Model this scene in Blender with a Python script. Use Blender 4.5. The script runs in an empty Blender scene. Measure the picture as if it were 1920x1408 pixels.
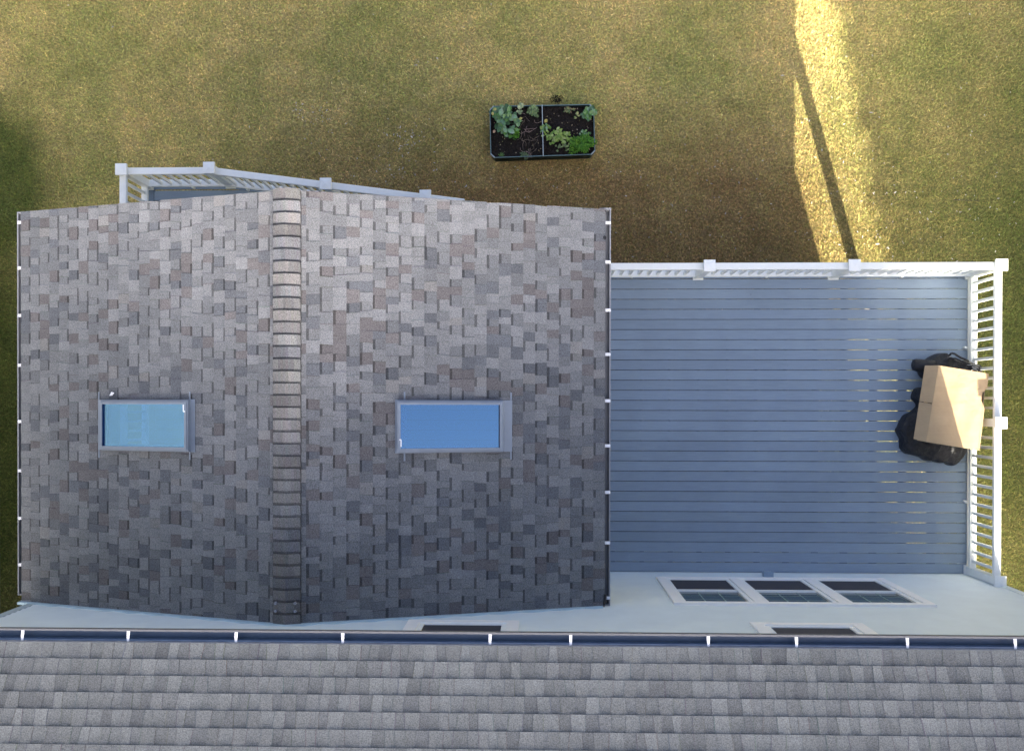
import bpy, bmesh, math, random
import numpy as np
from mathutils import Vector, Matrix
R = math.radians
rng = random.Random(7)
nr = np.random.default_rng(5)
sc = bpy.context.scene
COL = sc.collection

# ------------------------------------------------------------------ camera (drone looking straight down)
F, H = 1740.0, 13.1
RX, RY, RZ, PPY = -.0059, .0285, .0015, 771.6
ROT = (Matrix.Rotation(RZ, 3, 'Z') @ Matrix.Rotation(RY, 3, 'Y') @ Matrix.Rotation(RX, 3, 'X'))
cam = bpy.data.cameras.new('camera')
cam.sensor_width = 36; cam.lens = F / 1920 * 36; cam.shift_y = (PPY - 704) / 1920
cam.clip_start = .1; cam.clip_end = 2000
co = bpy.data.objects.new('camera', cam); COL.objects.link(co)
co.location = (0, 0, H); co.rotation_euler = (RX, RY, RZ); sc.camera = co

def ray(x, y):
    return ROT @ Vector(((x - 960) / F, (PPY - y) / F, -1))
def at(x, y, z):
    d = ray(x, y); t = (z - H) / d.z
    return Vector((d.x * t, d.y * t, z))
def at_y(x, y, Y):
    d = ray(x, y); t = Y / d.y
    return Vector((d.x * t, Y, H + d.z * t))

# ------------------------------------------------------------------ helpers
def sc_col(c): return (c[0], c[1], c[2], 1)
def nodes(name):
    m = bpy.data.materials.new(name); m.use_nodes = True
    nt = m.node_tree
    return m, nt, nt.nodes['Principled BSDF']
def N(nt, t, **kw):
    n = nt.nodes.new(t)
    for k, v in kw.items(): setattr(n, k, v)
    return n
def ramp(nt, fac, stops):
    r = N(nt, 'ShaderNodeValToRGB')
    e = r.color_ramp.elements
    while len(e) < len(stops): e.new(.5)
    for i, (p, c) in enumerate(stops):
        e[i].position = p; e[i].color = sc_col(c) if not isinstance(c, float) else (c, c, c, 1)
    nt.links.new(fac, r.inputs[0]); return r.outputs[0]
def noise(nt, scale, detail=3, rough=.6, vec=None):
    n = N(nt, 'ShaderNodeTexNoise'); n.inputs['Scale'].default_value = scale
    n.inputs['Detail'].default_value = detail; n.inputs['Roughness'].default_value = rough
    if vec is not None: nt.links.new(vec, n.inputs['Vector'])
    return n.outputs['Fac']
def mix(nt, a, b, fac, mode='MIX'):
    m = N(nt, 'ShaderNodeMix', data_type='RGBA', blend_type=mode)
    for s, v in ((m.inputs[6], a), (m.inputs[7], b)):
        if isinstance(v, tuple): s.default_value = sc_col(v)
        else: nt.links.new(v, s)
    if isinstance(fac, (int, float)): m.inputs[0].default_value = fac
    else: nt.links.new(fac, m.inputs[0])
    return m.outputs[2]
def geo(nt): return N(nt, 'ShaderNodeNewGeometry').outputs['Position']
def bump(nt, b, h, dist, s=.5):
    n = N(nt, 'ShaderNodeBump'); n.inputs['Distance'].default_value = dist; n.inputs['Strength'].default_value = s
    nt.links.new(h, n.inputs['Height']); nt.links.new(n.outputs[0], b.inputs['Normal'])

def plain(name, col, rough=.6, metal=0, var=.06, scale=9, fine=None, spec=.5, vary=None):
    m, nt, b = nodes(name)
    p = geo(nt)
    f = noise(nt, scale, 4, .6, p)
    lo = tuple(c * (1 - var) for c in col); hi = tuple(min(1, c * (1 + var)) for c in col)
    c = ramp(nt, f, [(.3, lo), (.7, hi)])
    if fine:
        g = noise(nt, fine[0], 2, .6, p)
        c = mix(nt, c, ramp(nt, g, [(.3, 1 - fine[1]), (.7, 1.0)]), 1.0, 'MULTIPLY')
    nt.links.new(c, b.inputs['Base Color'])
    b.inputs['Roughness'].default_value = rough; b.inputs['Metallic'].default_value = metal
    b.inputs['Specular IOR Level'].default_value = spec
    return m

def attr_mat(name, rough=.9, gs=150, gamt=.35, big=.12, spec=.2, bmp=.0, translucent=0):
    """vertex colour x granule noise"""
    m, nt, b = nodes(name)
    p = geo(nt)
    a = N(nt, 'ShaderNodeAttribute', attribute_name='Col').outputs['Color']
    g = noise(nt, gs, 2, .7, p)
    c = mix(nt, a, ramp(nt, g, [(.33, 1 - gamt), (.68, 1 + gamt * .6)]), 1.0, 'MULTIPLY')
    g2 = noise(nt, 1.3, 5, .6, p)
    c = mix(nt, c, ramp(nt, g2, [(.3, 1 - big), (.7, 1 + big * .5)]), 1.0, 'MULTIPLY')
    nt.links.new(c, b.inputs['Base Color'])
    b.inputs['Roughness'].default_value = rough; b.inputs['Specular IOR Level'].default_value = spec
    if bmp: bump(nt, b, g, bmp)
    return m

LOC = {}
class MB:
    def __init__(s): s.v = []; s.f = []; s.c = []; s.mi = []
    def face(s, pts, col=(1, 1, 1), mi=0):
        n = len(s.v); s.v.extend([tuple(p) for p in pts]); s.f.append(tuple(range(n, n + len(pts)))); s.c.append(col); s.mi.append(mi)
    def box(s, x0, x1, y0, y1, z0, z1, col=(1, 1, 1), mi=0):
        s.hexa([(x0, y0, z0), (x1, y0, z0), (x1, y1, z0), (x0, y1, z0), (x0, y0, z1), (x1, y0, z1), (x1, y1, z1), (x0, y1, z1)], col, mi)
    def hexa(s, p, col=(1, 1, 1), mi=0):
        n = len(s.v); s.v.extend([tuple(q) for q in p])
        for f in ((3, 2, 1, 0), (4, 5, 6, 7), (0, 1, 5, 4), (1, 2, 6, 5), (2, 3, 7, 6), (3, 0, 4, 7)):
            s.f.append(tuple(n + i for i in f)); s.c.append(col); s.mi.append(mi)
    def bar(s, a, b, w, h, col=(1, 1, 1), mi=0, up=Vector((0, 0, 1))):
        """box along a->b, a/b at the centre line"""
        a, b = Vector(a), Vector(b); d = (b - a).normalized()
        sd = d.cross(up).normalized() * (w / 2); u = sd.cross(d).normalized() * (h / 2)
        s.hexa([a - sd - u, a + sd - u, b + sd - u, b - sd - u, a - sd + u, a + sd + u, b + sd + u, b - sd + u], col, mi)
    def extrude(s, prof, a, b, side, up, closed=True, col=(1, 1, 1)):
        """profile [(s,u)] swept from a to b"""
        a, b, side, up = map(Vector, (a, b, side, up))
        n = len(s.v); k = len(prof)
        for o in (a, b):
            for (q, w) in prof: s.v.append(tuple(o + side * q + up * w))
        r = range(k if closed else k - 1)
        for i in r:
            j = (i + 1) % k
            s.f.append((n + i, n + j, n + k + j, n + k + i)); s.c.append(col); s.mi.append(0)
        if closed:
            s.f.append(tuple(n + i for i in range(k))[::-1]); s.c.append(col); s.mi.append(0)
            s.f.append(tuple(n + k + i for i in range(k))); s.c.append(col); s.mi.append(0)
    def tube(s, pts, r, n=6, col=(1, 1, 1), taper=None):
        pts = [Vector(p) for p in pts]; base = len(s.v)
        for i, p in enumerate(pts):
            d = (pts[min(i + 1, len(pts) - 1)] - pts[max(i - 1, 0)]).normalized()
            u = d.cross(Vector((.31, .52, .8))).normalized(); w = d.cross(u)
            rr = r if taper is None else r * (1 + (taper - 1) * i / (len(pts) - 1))
            for k in range(n):
                a = 2 * math.pi * k / n; s.v.append(tuple(p + (u * math.cos(a) + w * math.sin(a)) * rr))
        for i in range(len(pts) - 1):
            for k in range(n):
                k2 = (k + 1) % n; s.f.append((base + i * n + k, base + i * n + k2, base + (i + 1) * n + k2, base + (i + 1) * n + k)); s.c.append(col); s.mi.append(0)
        s.f.append(tuple(base + k for k in range(n))); s.c.append(col); s.mi.append(0)
        e = base + (len(pts) - 1) * n
        s.f.append(tuple(e + k for k in range(n))[::-1]); s.c.append(col); s.mi.append(0)
    def build(s, name, mats, parent=None, origin=None, bevel=0, smooth=False, fixn=True):
        if not isinstance(mats, (list, tuple)): mats = [mats]
        me = bpy.data.meshes.new(name)
        v = np.array(s.v, dtype=float)
        o = Vector((0, 0, 0))
        if parent is not None: o = LOC[parent.name]
        elif origin is not None: o = Vector(origin)
        v = v - np.array(o)
        me.from_pydata(v.tolist(), [], s.f)
        for m in mats: me.materials.append(m)
        ca = me.color_attributes.new('Col', 'FLOAT_COLOR', 'CORNER')
        cols = np.ones((len(me.loops), 4), dtype=np.float32)
        i = 0
        for f, c in zip(s.f, s.c):
            cols[i:i + len(f), :3] = c; i += len(f)      # c: one colour, or one per corner
        ca.data.foreach_set('color', cols.ravel())
        if len(mats) > 1: me.polygons.foreach_set('material_index', s.mi)
        if smooth: me.polygons.foreach_set('use_smooth', [True] * len(me.polygons))
        if fixn or bevel:
            bm = bmesh.new(); bm.from_mesh(me)
            if fixn: bmesh.ops.recalc_face_normals(bm, faces=bm.faces)
            if bevel:
                bmesh.ops.bevel(bm, geom=[e for e in bm.edges if e.is_manifold and e.calc_face_angle(0) > .5], offset=bevel, segments=2, affect='EDGES', profile=.7)
            bm.to_mesh(me); bm.free()
        ob = bpy.data.objects.new(name, me); COL.objects.link(ob)
        if parent is not None:
            ob.parent = parent; LOC[ob.name] = o
        else:
            ob.location = o; LOC[ob.name] = o
        return ob

def tag(o, label=None, cat=None, group=None, kind=None):
    if label: o['label'] = label
    if cat: o['category'] = cat
    if group: o['group'] = group
    if kind: o['kind'] = kind
    return o
def thing(name, loc, label, cat, group=None):
    o = bpy.data.objects.new(name, None); COL.objects.link(o); o.location = loc; o.empty_display_size = .2
    LOC[o.name] = Vector(loc); return tag(o, label, cat, group)
def copy_part(src, parent, offset):
    c = src.copy(); COL.objects.link(c); c.parent = parent; c.location = Vector(src.location) + Vector(offset); LOC[c.name] = LOC[src.name]
    return c

# ------------------------------------------------------------------ dimensions (metres; z = 0 is the deck)
ZG = -2.75
YW = -2.348                   # face of the house wall
XH0, XH1 = -6.0, 6.1          # house corners
XE0, XE1, XP = -6.187, .841, -2.676
ZE, ZR = 2.25, 3.304
YF = 2.287
ZM, YM = 4.95, -1.987         # main eave
SUN = Vector((-.28, 1, -.41))

# ------------------------------------------------------------------ materials
M = {}
M['vinyl'] = plain('white_vinyl', (.86, .88, .83), .35, var=.03, fine=(60, .04))
M['trim'] = plain('trim_white', (.83, .83, .79), .5, var=.03)
M['deck'] = plain('composite_boards', (.31, .35, .40), .75, var=.07, scale=5, fine=(230, .14))
m, nt, b = nodes('composite_boards'); M['deck'] = m
p = geo(nt); mp = N(nt, 'ShaderNodeMapping'); mp.inputs['Scale'].default_value = (1.2, 34, 1); nt.links.new(p, mp.inputs[0])
c = mix(nt, N(nt, 'ShaderNodeAttribute', attribute_name='Col').outputs['Color'], (.275, .350, .430), 1.0, 'MULTIPLY')
c = mix(nt, c, ramp(nt, noise(nt, 3, 4, .6, mp.outputs[0]), [(.3, .90), (.7, 1.05)]), 1.0, 'MULTIPLY')
c = mix(nt, c, ramp(nt, noise(nt, .9, 5, .65, p), [(.3, .90), (.65, 1.04)]), 1.0, 'MULTIPLY')
c = mix(nt, c, ramp(nt, noise(nt, 210, 2, .6, p), [(.3, .90), (.7, 1.04)]), 1.0, 'MULTIPLY')
c = mix(nt, c, (.10, .11, .12), ramp(nt, noise(nt, 17, 2, .5, p), [(.76, 0.0), (.80, .5)]))
nt.links.new(c, b.inputs['Base Color']); b.inputs['Roughness'].default_value = .7; b.inputs['Specular IOR Level'].default_value = .35
M['deckdark'] = plain('joist_timber', (.12, .09, .06), .9)
M['siding'] = plain('siding_paint', (.61, .68, .67), .6, var=.04, scale=3)
M['gutter'] = plain('gutter_metal', (.235, .245, .26), .5, var=.05, spec=.3)
M['gutin'] = plain('trough_sky_tint', (.07, .12, .20), .32, var=.08, spec=.7)  # blue of the reflected sky painted into the trough colour
M['galv'] = plain('bracket_metal', (.82, .83, .84), .35, var=.03, spec=.6)
M['flash'] = plain('flashing_metal', (.19, .23, .28), .42, var=.06, spec=.6)
M['black'] = plain('black_plastic', (.012, .012, .013), .5)
M['screen'] = plain('insect_screen', (.035, .035, .045), .7, var=.2, scale=30)
M['soil'] = plain('wet_soil', (.02, .016, .013), .95, var=.5, scale=40, fine=(90, .5))
M['green'] = plain('green_metal', (.025, .055, .05), .45, var=.15)
M['edge'] = plain('planter_rim', (.36, .42, .42), .45)
M['shingle'] = attr_mat('asphalt_shingles', .92, 105, .44, .12, spec=.05, bmp=.002)
M['shingle_main'] = attr_mat('grey_asphalt_shingles', .92, 100, .40, .08, spec=.05, bmp=.002)
M['leaf'] = attr_mat('leaves', .55, 60, .2, .1, spec=.4)
M['cloth'] = plain('black_cloth', (.017, .018, .021), .48, var=.3, scale=14, spec=.4)
nt = M['cloth'].node_tree; bump(nt, nt.nodes['Principled BSDF'], noise(nt, 13, 5, .62, geo(nt)), .05, .9)

m, nt, b = nodes('dark_window_glass'); M['pane'] = m
b.inputs['Roughness'].default_value = .05; b.inputs['Specular IOR Level'].default_value = .8
nt.links.new(ramp(nt, noise(nt, 3, 2, .5, geo(nt)), [(.3, (.012, .03, .032)), (.7, (.03, .06, .06))]), b.inputs['Base Color'])

m, nt, b = nodes('cardboard'); M['card'] = m
p = geo(nt)
mp = N(nt, 'ShaderNodeMapping'); mp.inputs['Rotation'].default_value = (0, 0, R(-81)); mp.inputs['Scale'].default_value = (3, 160, 3); nt.links.new(p, mp.inputs[0])
c = mix(nt, ramp(nt, noise(nt, 5, 4, .6, p), [(.3, (.415, .305, .180)), (.7, (.475, .352, .208))]), ramp(nt, noise(nt, 1, 1, .5, mp.outputs[0]), [(.3, .94), (.7, 1.0)]), 1.0, 'MULTIPLY')
nt.links.new(c, b.inputs['Base Color']); b.inputs['Roughness'].default_value = .85; b.inputs['Specular IOR Level'].default_value = .2
bump(nt, b, noise(nt, 7, 3, .5, p), .02, .5)

# skylight glass: blue low-e glazing, partly see-through
m, nt, b = nodes('skylight_glass'); M['skyglass'] = m
nt.nodes.remove(b)
gl = N(nt, 'ShaderNodeBsdfGlossy'); gl.inputs['Roughness'].default_value = .06; gl.inputs['Color'].default_value = (.27, .55, .78, 1)
tr = N(nt, 'ShaderNodeBsdfTransparent'); tr.inputs['Color'].default_value = (.20, .36, .70, 1)
ms = N(nt, 'ShaderNodeMixShader'); ms.inputs[0].default_value = .40
nt.links.new(tr.outputs[0], ms.inputs[1]); nt.links.new(gl.outputs[0], ms.inputs[2])
nt.links.new(ms.outputs[0], nt.nodes['Material Output'].inputs['Surface'])

# lawn colour, shared by soil sheet and blades
def lawn(name, blades):
    m, nt, b = nodes(name)
    p = geo(nt)
    sx = N(nt, 'ShaderNodeSeparateXYZ'); nt.links.new(p, sx.inputs[0])
    flat = N(nt, 'ShaderNodeCombineXYZ'); nt.links.new(sx.outputs[0], flat.inputs[0]); nt.links.new(sx.outputs[1], flat.inputs[1])
    q = flat.outputs[0]
    def mth(op, a, b2=None, clamp=False):
        n = N(nt, 'ShaderNodeMath', operation=op); n.use_clamp = clamp
        for i, v in enumerate((a, b2)):
            if v is None: continue
            if isinstance(v, (int, float)): n.inputs[i].default_value = v
            else: nt.links.new(v, n.inputs[i])
        return n.outputs[0]
    def blob(cx, cy, rx, ry):
        dx = mth('DIVIDE', mth('SUBTRACT', sx.outputs[0], cx), rx); dy = mth('DIVIDE', mth('SUBTRACT', sx.outputs[1], cy), ry)
        d = mth('SQRT', mth('ADD', mth('MULTIPLY', dx, dx), mth('MULTIPLY', dy, dy)))
        return mth('SUBTRACT', 1, d, True)
    big = noise(nt, .55, 5, .62, q); mid = noise(nt, 2.3, 4, .6, q); fine = noise(nt, 34, 3, .7, q)
    straw = ramp(nt, mid, [(.3, (.50, .40, .17)), (.7, (.62, .49, .205))])
    grn = ramp(nt, mid, [(.3, (.32, .305, .110)), (.7, (.42, .39, .14))])
    c = mix(nt, straw, grn, ramp(nt, big, [(.38, 0.0), (.60, 1.0)]))
    # browned turf next to the house
    br = mth('ADD', mth('MULTIPLY', blob(-1.8, 2.7, 4.8, 2.8), 1.05), mth('ADD', mth('MULTIPLY', blob(2.2, 2.4, 4.6, 3.0), .85), mth('MULTIPLY', blob(4.2, 3.0, 3.2, 3.0), .4)))
    br = mth('MULTIPLY', br, ramp(nt, noise(nt, 1.1, 4, .6, q), [(.25, .6), (.6, 1.6)]), True)
    c = mix(nt, c, ramp(nt, mid, [(.3, (.30, .200, .090)), (.7, (.40, .275, .12))]), br)
    # greener turf with shade painted in, beside the left wall and right of the deck
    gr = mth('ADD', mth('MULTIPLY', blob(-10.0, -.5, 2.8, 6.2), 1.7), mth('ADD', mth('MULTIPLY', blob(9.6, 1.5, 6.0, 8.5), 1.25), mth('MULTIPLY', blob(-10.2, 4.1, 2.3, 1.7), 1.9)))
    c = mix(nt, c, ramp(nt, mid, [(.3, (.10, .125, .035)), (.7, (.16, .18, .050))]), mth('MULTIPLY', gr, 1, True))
    c = mix(nt, c, ramp(nt, noise(nt, 24, 4, .75, q), [(.34, .55), (.62, 1.27)]), 1.0, 'MULTIPLY')
    c = mix(nt, c, (.085, .07, .055), ramp(nt, noise(nt, 3.7, 4, .7, q), [(.66, 0.0), (.74, .55)]))
    if blades:
        a = N(nt, 'ShaderNodeAttribute', attribute_name='Col').outputs['Color']
        c = mix(nt, c, a, 1.0, 'MULTIPLY')
    else:
        c = mix(nt, c, ramp(nt, fine, [(.3, .45), (.7, .9)]), 1.0, 'MULTIPLY')
    nt.links.new(c, b.inputs['Base Color']); b.inputs['Roughness'].default_value = .8; b.inputs['Specular IOR Level'].default_value = .08
    return m
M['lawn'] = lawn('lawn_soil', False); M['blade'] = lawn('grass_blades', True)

# ------------------------------------------------------------------ ground and grass
g = MB(); n = 40
g.face([(-300, -300, ZG), (300, -300, ZG), (300, 300, ZG), (-300, 300, ZG)])
tag(g.build('ground', M['lawn']), kind='structure')

M['deckshade'] = plain('under_deck_shade', (.055, .045, .036), .95, var=.35, scale=12, fine=(60, .4))  # dark sheet with the under-deck shade put into its colour
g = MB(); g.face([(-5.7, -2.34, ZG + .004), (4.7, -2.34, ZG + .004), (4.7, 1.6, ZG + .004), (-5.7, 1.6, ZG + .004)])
tag(g.build('under_deck_shade', M['deckshade']), kind='structure')

def grass():
    K = 900000
    x = nr.uniform(-10.4, 10.0, K); y = nr.uniform(-4.6, 8.6, K)
    keep = (y > 1.2) | (x < -6.0) | (x > 6.1)
    keep |= (x > 4.7) & (nr.random(K) < .5)
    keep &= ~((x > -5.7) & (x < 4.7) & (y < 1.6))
    keep &= ~((x < 6.1) & (x > -6) & (y < YW + .05))
    keep &= ~((x > PL[0]) & (x < PL[1]) & (y > PL[2]) & (y < PL[3]))
    # clumps: thin out with a cheap noise
    cl = np.sin(x * 9.1 + 3 * np.sin(y * 5.3)) * np.sin(y * 8.7 + 2.6 * np.sin(x * 6.1))
    keep &= nr.random(K) < .8 + .25 * cl
    x = x[keep]; y = y[keep]; k = len(x)
    a = nr.uniform(0, 2 * np.pi, k); L = nr.uniform(.026, .068, k); lean = nr.uniform(.8, 1.45, k)
    w = nr.uniform(.0028, .0058, k)
    dx, dy = np.cos(a), np.sin(a)
    hx = L * np.sin(lean); hz = L * np.cos(lean)
    px, py = -dy * w, dx * w
    V = np.zeros((k, 4, 3), np.float32)
    V[:, 0] = np.stack([x - px, y - py, np.full(k, ZG)], 1)
    V[:, 1] = np.stack([x + px, y + py, np.full(k, ZG)], 1)
    V[:, 2] = np.stack([x + dx * hx + px * .35, y + dy * hx + py * .35, ZG + hz + .004], 1)
    V[:, 3] = np.stack([x + dx * hx - px * .35, y + dy * hx - py * .35, ZG + hz + .004], 1)
    me = bpy.data.meshes.new('grass')
    me.vertices.add(k * 4); me.vertices.foreach_set('co', V.ravel())
    me.loops.add(k * 4); me.loops.foreach_set('vertex_index', np.arange(k * 4, dtype=np.int32))
    me.polygons.add(k); me.polygons.foreach_set('loop_start', np.arange(0, k * 4, 4, dtype=np.int32)); me.polygons.foreach_set('loop_total', np.full(k, 4, np.int32))
    me.update(calc_edges=True)
    col = np.ones((k, 4), np.float32)
    br = nr.lognormal(-.01, .27, k)
    t = nr.random(k)
    base = np.where(t[:, None] < .30, [[1.30, 1.13, 1.0]], np.where(t[:, None] < .65, [[.80, .98, .68]], [[1, 1, .9]]))
    pale = nr.random(k) < .003
    base = np.where(pale[:, None], [[2.1, 2.1, 2.5]], base)
    col[:, :3] = base * br[:, None]
    ca = me.color_attributes.new('Col', 'FLOAT_COLOR', 'CORNER'); ca.data.foreach_set('color', np.repeat(col, 4, axis=0).ravel())
    me.materials.append(M['blade'])
    o = bpy.data.objects.new('grass', me); COL.objects.link(o)
    tag(o, 'short patchy lawn of olive green and straw coloured grass', 'grass', kind='stuff')

# ------------------------------------------------------------------ planter box footprint
ZP = ZG + .28
c4 = [at(917.5, 199, ZP), at(1114, 195.5, ZP), at(1116.5, 290.5, ZP), at(919.5, 297, ZP)]
PL = (c4[0].x, c4[1].x, c4[2].y, c4[0].y)
grass()

# pale chips lying on the grass
def chips():
    mb = MB()
    def chip(x, y, s):
        a = rng.uniform(0, 6.3); d = Vector((math.cos(a), math.sin(a), rng.uniform(-.2, .3))); e = Vector((-math.sin(a), math.cos(a), 0))
        p = Vector((x, y, ZG + rng.uniform(.045, .065)))
        l = s * rng.uniform(.8, 2.2)
        mb.face([p - d * l - e * s * .4, p - e * s * .7 + d * l * .2, p + d * l, p + e * s * .6, p - d * l * .8 + e * s * .3], tuple([rng.uniform(.5, 1)] * 3))
    for (px, py, sx, sy, k) in ((770, 265, 22, 16, 40), (590, 225, 22, 18, 30), (560, 215, 10, 10, 10), (750, 320, 25, 20, 18), (785, 118, 14, 6, 7), (700, 300, 100, 50, 45),
                                (950, 345, 180, 45, 60), (1240, 380, 120, 80, 50), (1400, 330, 130, 110, 55), (1700, 380, 120, 70, 70), (1560, 240, 60, 90, 30), (900, 200, 700, 160, 60), (1660, 455, 60, 20, 20), (1820, 300, 80, 180, 35)):
        for i in range(k):
            q = at(rng.gauss(px, sx), rng.gauss(py, sy), ZG)
            if q.x > .3 and q.y < 2.35: continue
            if PL[0] - .1 < q.x < PL[1] + .1 and PL[2] - .1 < q.y < PL[3] + .1: continue
            chip(q.x, q.y, rng.uniform(.006, .0125) * (1.5 if rng.random() < .12 else 1))
    tag(mb.build('litter', attr_chip, fixn=False), 'tiny pale chips and dry leaf bits scattered over the lawn', 'litter', kind='stuff')
attr_chip = attr_mat('pale_chips', .8, 30, .1, .05)
nt = attr_chip.node_tree; bb = nt.nodes['Principled BSDF']
l = bb.inputs['Base Color'].links[0]; src = l.from_socket; nt.links.new(mix(nt, src, (.72, .68, .60), 1.0, 'MULTIPLY'), bb.inputs['Base Color'])
chips()

# ------------------------------------------------------------------ shingles
def shingles(mb, P0, A, U, L, rows, e, pal, wmin, wmax, hole=None, seed=1, dark=.5, tk=.0042, lift=.005, band=(.16, .24), vmax=1e9, grad=0, skf=1, seam=.62):
    r = random.Random(seed)
    A, U = Vector(A).normalized(), Vector(U).normalized(); Nn = A.cross(U); Nn = Nn if Nn.z > 0 else -Nn
    P0 = Vector(P0)
    def P(a, v, h): return P0 + A * a + U * v + Nn * h
    def pick():
        t = r.random(); acc = 0
        for w, c in pal:
            acc += w
            if t <= acc: break
        k = r.uniform(.90, 1.10); return tuple(x * k for x in c)
    for k in range(rows):
        v0, v1 = k * e, (k + 1) * e
        jit = r.uniform(-.0015, .0015)
        v0 += jit; v1 = min(v1, vmax)
        if v1 - v0 < .01: continue
        h0, h1 = lift, .0005
        a = -r.uniform(0, wmax); tooth = r.random() < .5
        skew0 = r.uniform(-.004, .004) * skf
        while a < L:
            w = r.uniform(wmin, wmax); b = a + w; sk = r.uniform(-.0065, .0065) * skf
            a0, b0, a1, b1 = max(0, a + skew0), min(L, b + sk), max(0, a - skew0), min(L, b - sk)
            cm = (a + b) / 2; vm = (v0 + v1) / 2
            skip = b0 - a0 < .004 or b1 - a1 < .004
            if hole:
                for (ha0, ha1, hv0, hv1) in hole:
                    if ha0 < cm < ha1 and hv0 < vm < hv1: skip = True
            c = pick()
            if not tooth: c = tuple(x * .94 for x in c)
            if not skip:
                if tooth:
                    t = tk
                    cg = tuple(x * .84 for x in c) if grad else tuple(x * .95 for x in c); mb.face([P(a0, v0, h0 + t), P(b0, v0, h0 + t), P(b1, v1, h1 + t * .55), P(a1, v1, h1 + t * .55)], [c, c, cg, cg])
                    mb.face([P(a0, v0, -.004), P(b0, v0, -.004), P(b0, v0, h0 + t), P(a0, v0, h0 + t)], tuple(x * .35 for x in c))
                    mb.face([P(a0, v0, 0), P(a0, v0, h0 + t), P(a1, v1, h1 + t * .55), P(a1, v1, 0)], tuple(x * .45 for x in c))  # tab sides coloured darker, shadow painted in
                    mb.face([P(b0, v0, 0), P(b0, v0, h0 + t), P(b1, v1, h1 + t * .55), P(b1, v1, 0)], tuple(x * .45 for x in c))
                    if r.random() < .18:      # thin printed shadow at the top of some tabs
                        pass
                else:
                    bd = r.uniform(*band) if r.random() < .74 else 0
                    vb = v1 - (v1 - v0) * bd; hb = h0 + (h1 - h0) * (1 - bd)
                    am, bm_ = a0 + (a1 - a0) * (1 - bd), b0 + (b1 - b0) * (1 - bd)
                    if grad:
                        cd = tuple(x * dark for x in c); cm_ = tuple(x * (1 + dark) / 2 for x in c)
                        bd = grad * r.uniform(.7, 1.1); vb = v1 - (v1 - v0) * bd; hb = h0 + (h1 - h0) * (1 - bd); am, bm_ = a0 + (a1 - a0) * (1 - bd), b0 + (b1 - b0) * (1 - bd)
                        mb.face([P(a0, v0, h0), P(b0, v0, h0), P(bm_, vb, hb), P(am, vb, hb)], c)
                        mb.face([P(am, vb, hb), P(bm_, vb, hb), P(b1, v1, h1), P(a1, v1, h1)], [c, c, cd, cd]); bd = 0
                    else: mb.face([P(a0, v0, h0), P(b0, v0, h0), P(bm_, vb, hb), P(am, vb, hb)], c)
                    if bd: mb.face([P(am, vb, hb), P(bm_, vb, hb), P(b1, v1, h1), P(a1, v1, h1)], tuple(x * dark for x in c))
                    mb.face([P(a0, v0, -.004), P(b0, v0, -.004), P(b0, v0, h0), P(a0, v0, h0)], tuple(x * .35 for x in c))
            if not skip and seam and r.random() < .85:
                hh_ = tk + .0012; q_ = .0032 * r.uniform(.6, 1.3); sc_ = tuple(x * seam * r.uniform(.8, 1.15) for x in c)
                mb.face([P(b0 - q_, v0 - .001, h0 + hh_), P(b0, v0 - .001, h0 + hh_), P(b1, v1 - .001, h1 + tk * .55 + .0012), P(b1 - q_, v1 - .001, h1 + tk * .55 + .0012)], sc_)
            a = b; skew0 = sk
            if r.random() < .93: tooth = not tooth

PAL = [(.45, (.212, .221, .226)), (.28, (.178, .187, .194)), (.13, (.136, .146, .158)), (.12, (.160, .153, .153)), (.02, (.228, .229, .224))]
PALM = [(.46, (.218, .229, .222)), (.42, (.197, .206, .201)), (.12, (.178, .186, .184))]

# ------------------------------------------------------------------ PORCH ROOF
porch = thing('porch', (XP, 0, 0), 'gabled porch with grey brown shingles, two skylights and side gutters', 'porch')
sl = (ZR - ZE) / (XP - XE0)
sL = math.hypot(1, sl)
ES = .1355 * sL
def rz(x): return ZE + .03 + (x - (XE0 + .07)) * sl if x < XP else ZE + .03 + ((XE1 - .07) - x) * sl
XL, XR_ = XE0 + .07, XE1 - .07
ZT = rz(XP)
# skylight outlines on the slopes (x0,x1,y0,y1 of the curb)
def onslope(px, py, up=0):
    z = 2.8
    for _ in range(8):
        q = at(px, py, z); z = rz(q.x) + up
    return at(px, py, z)
sk1 = (onslope(186, 760, .1).x, onslope(352, 760, .1).x, onslope(260, 844, .1).y, onslope(260, 751, .1).y)
sk2 = (onslope(744, 760, .1).x, onslope(944, 760, .1).x, onslope(840, 847, .1).y, onslope(840, 752, .1).y)
Ut = Vector((1, 0, sl)).normalized(); Ur = Vector((-1, 0, sl)).normalized()
LEN = YF - YW
nrow = int((XP - XL) * sL / ES) + 1
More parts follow.
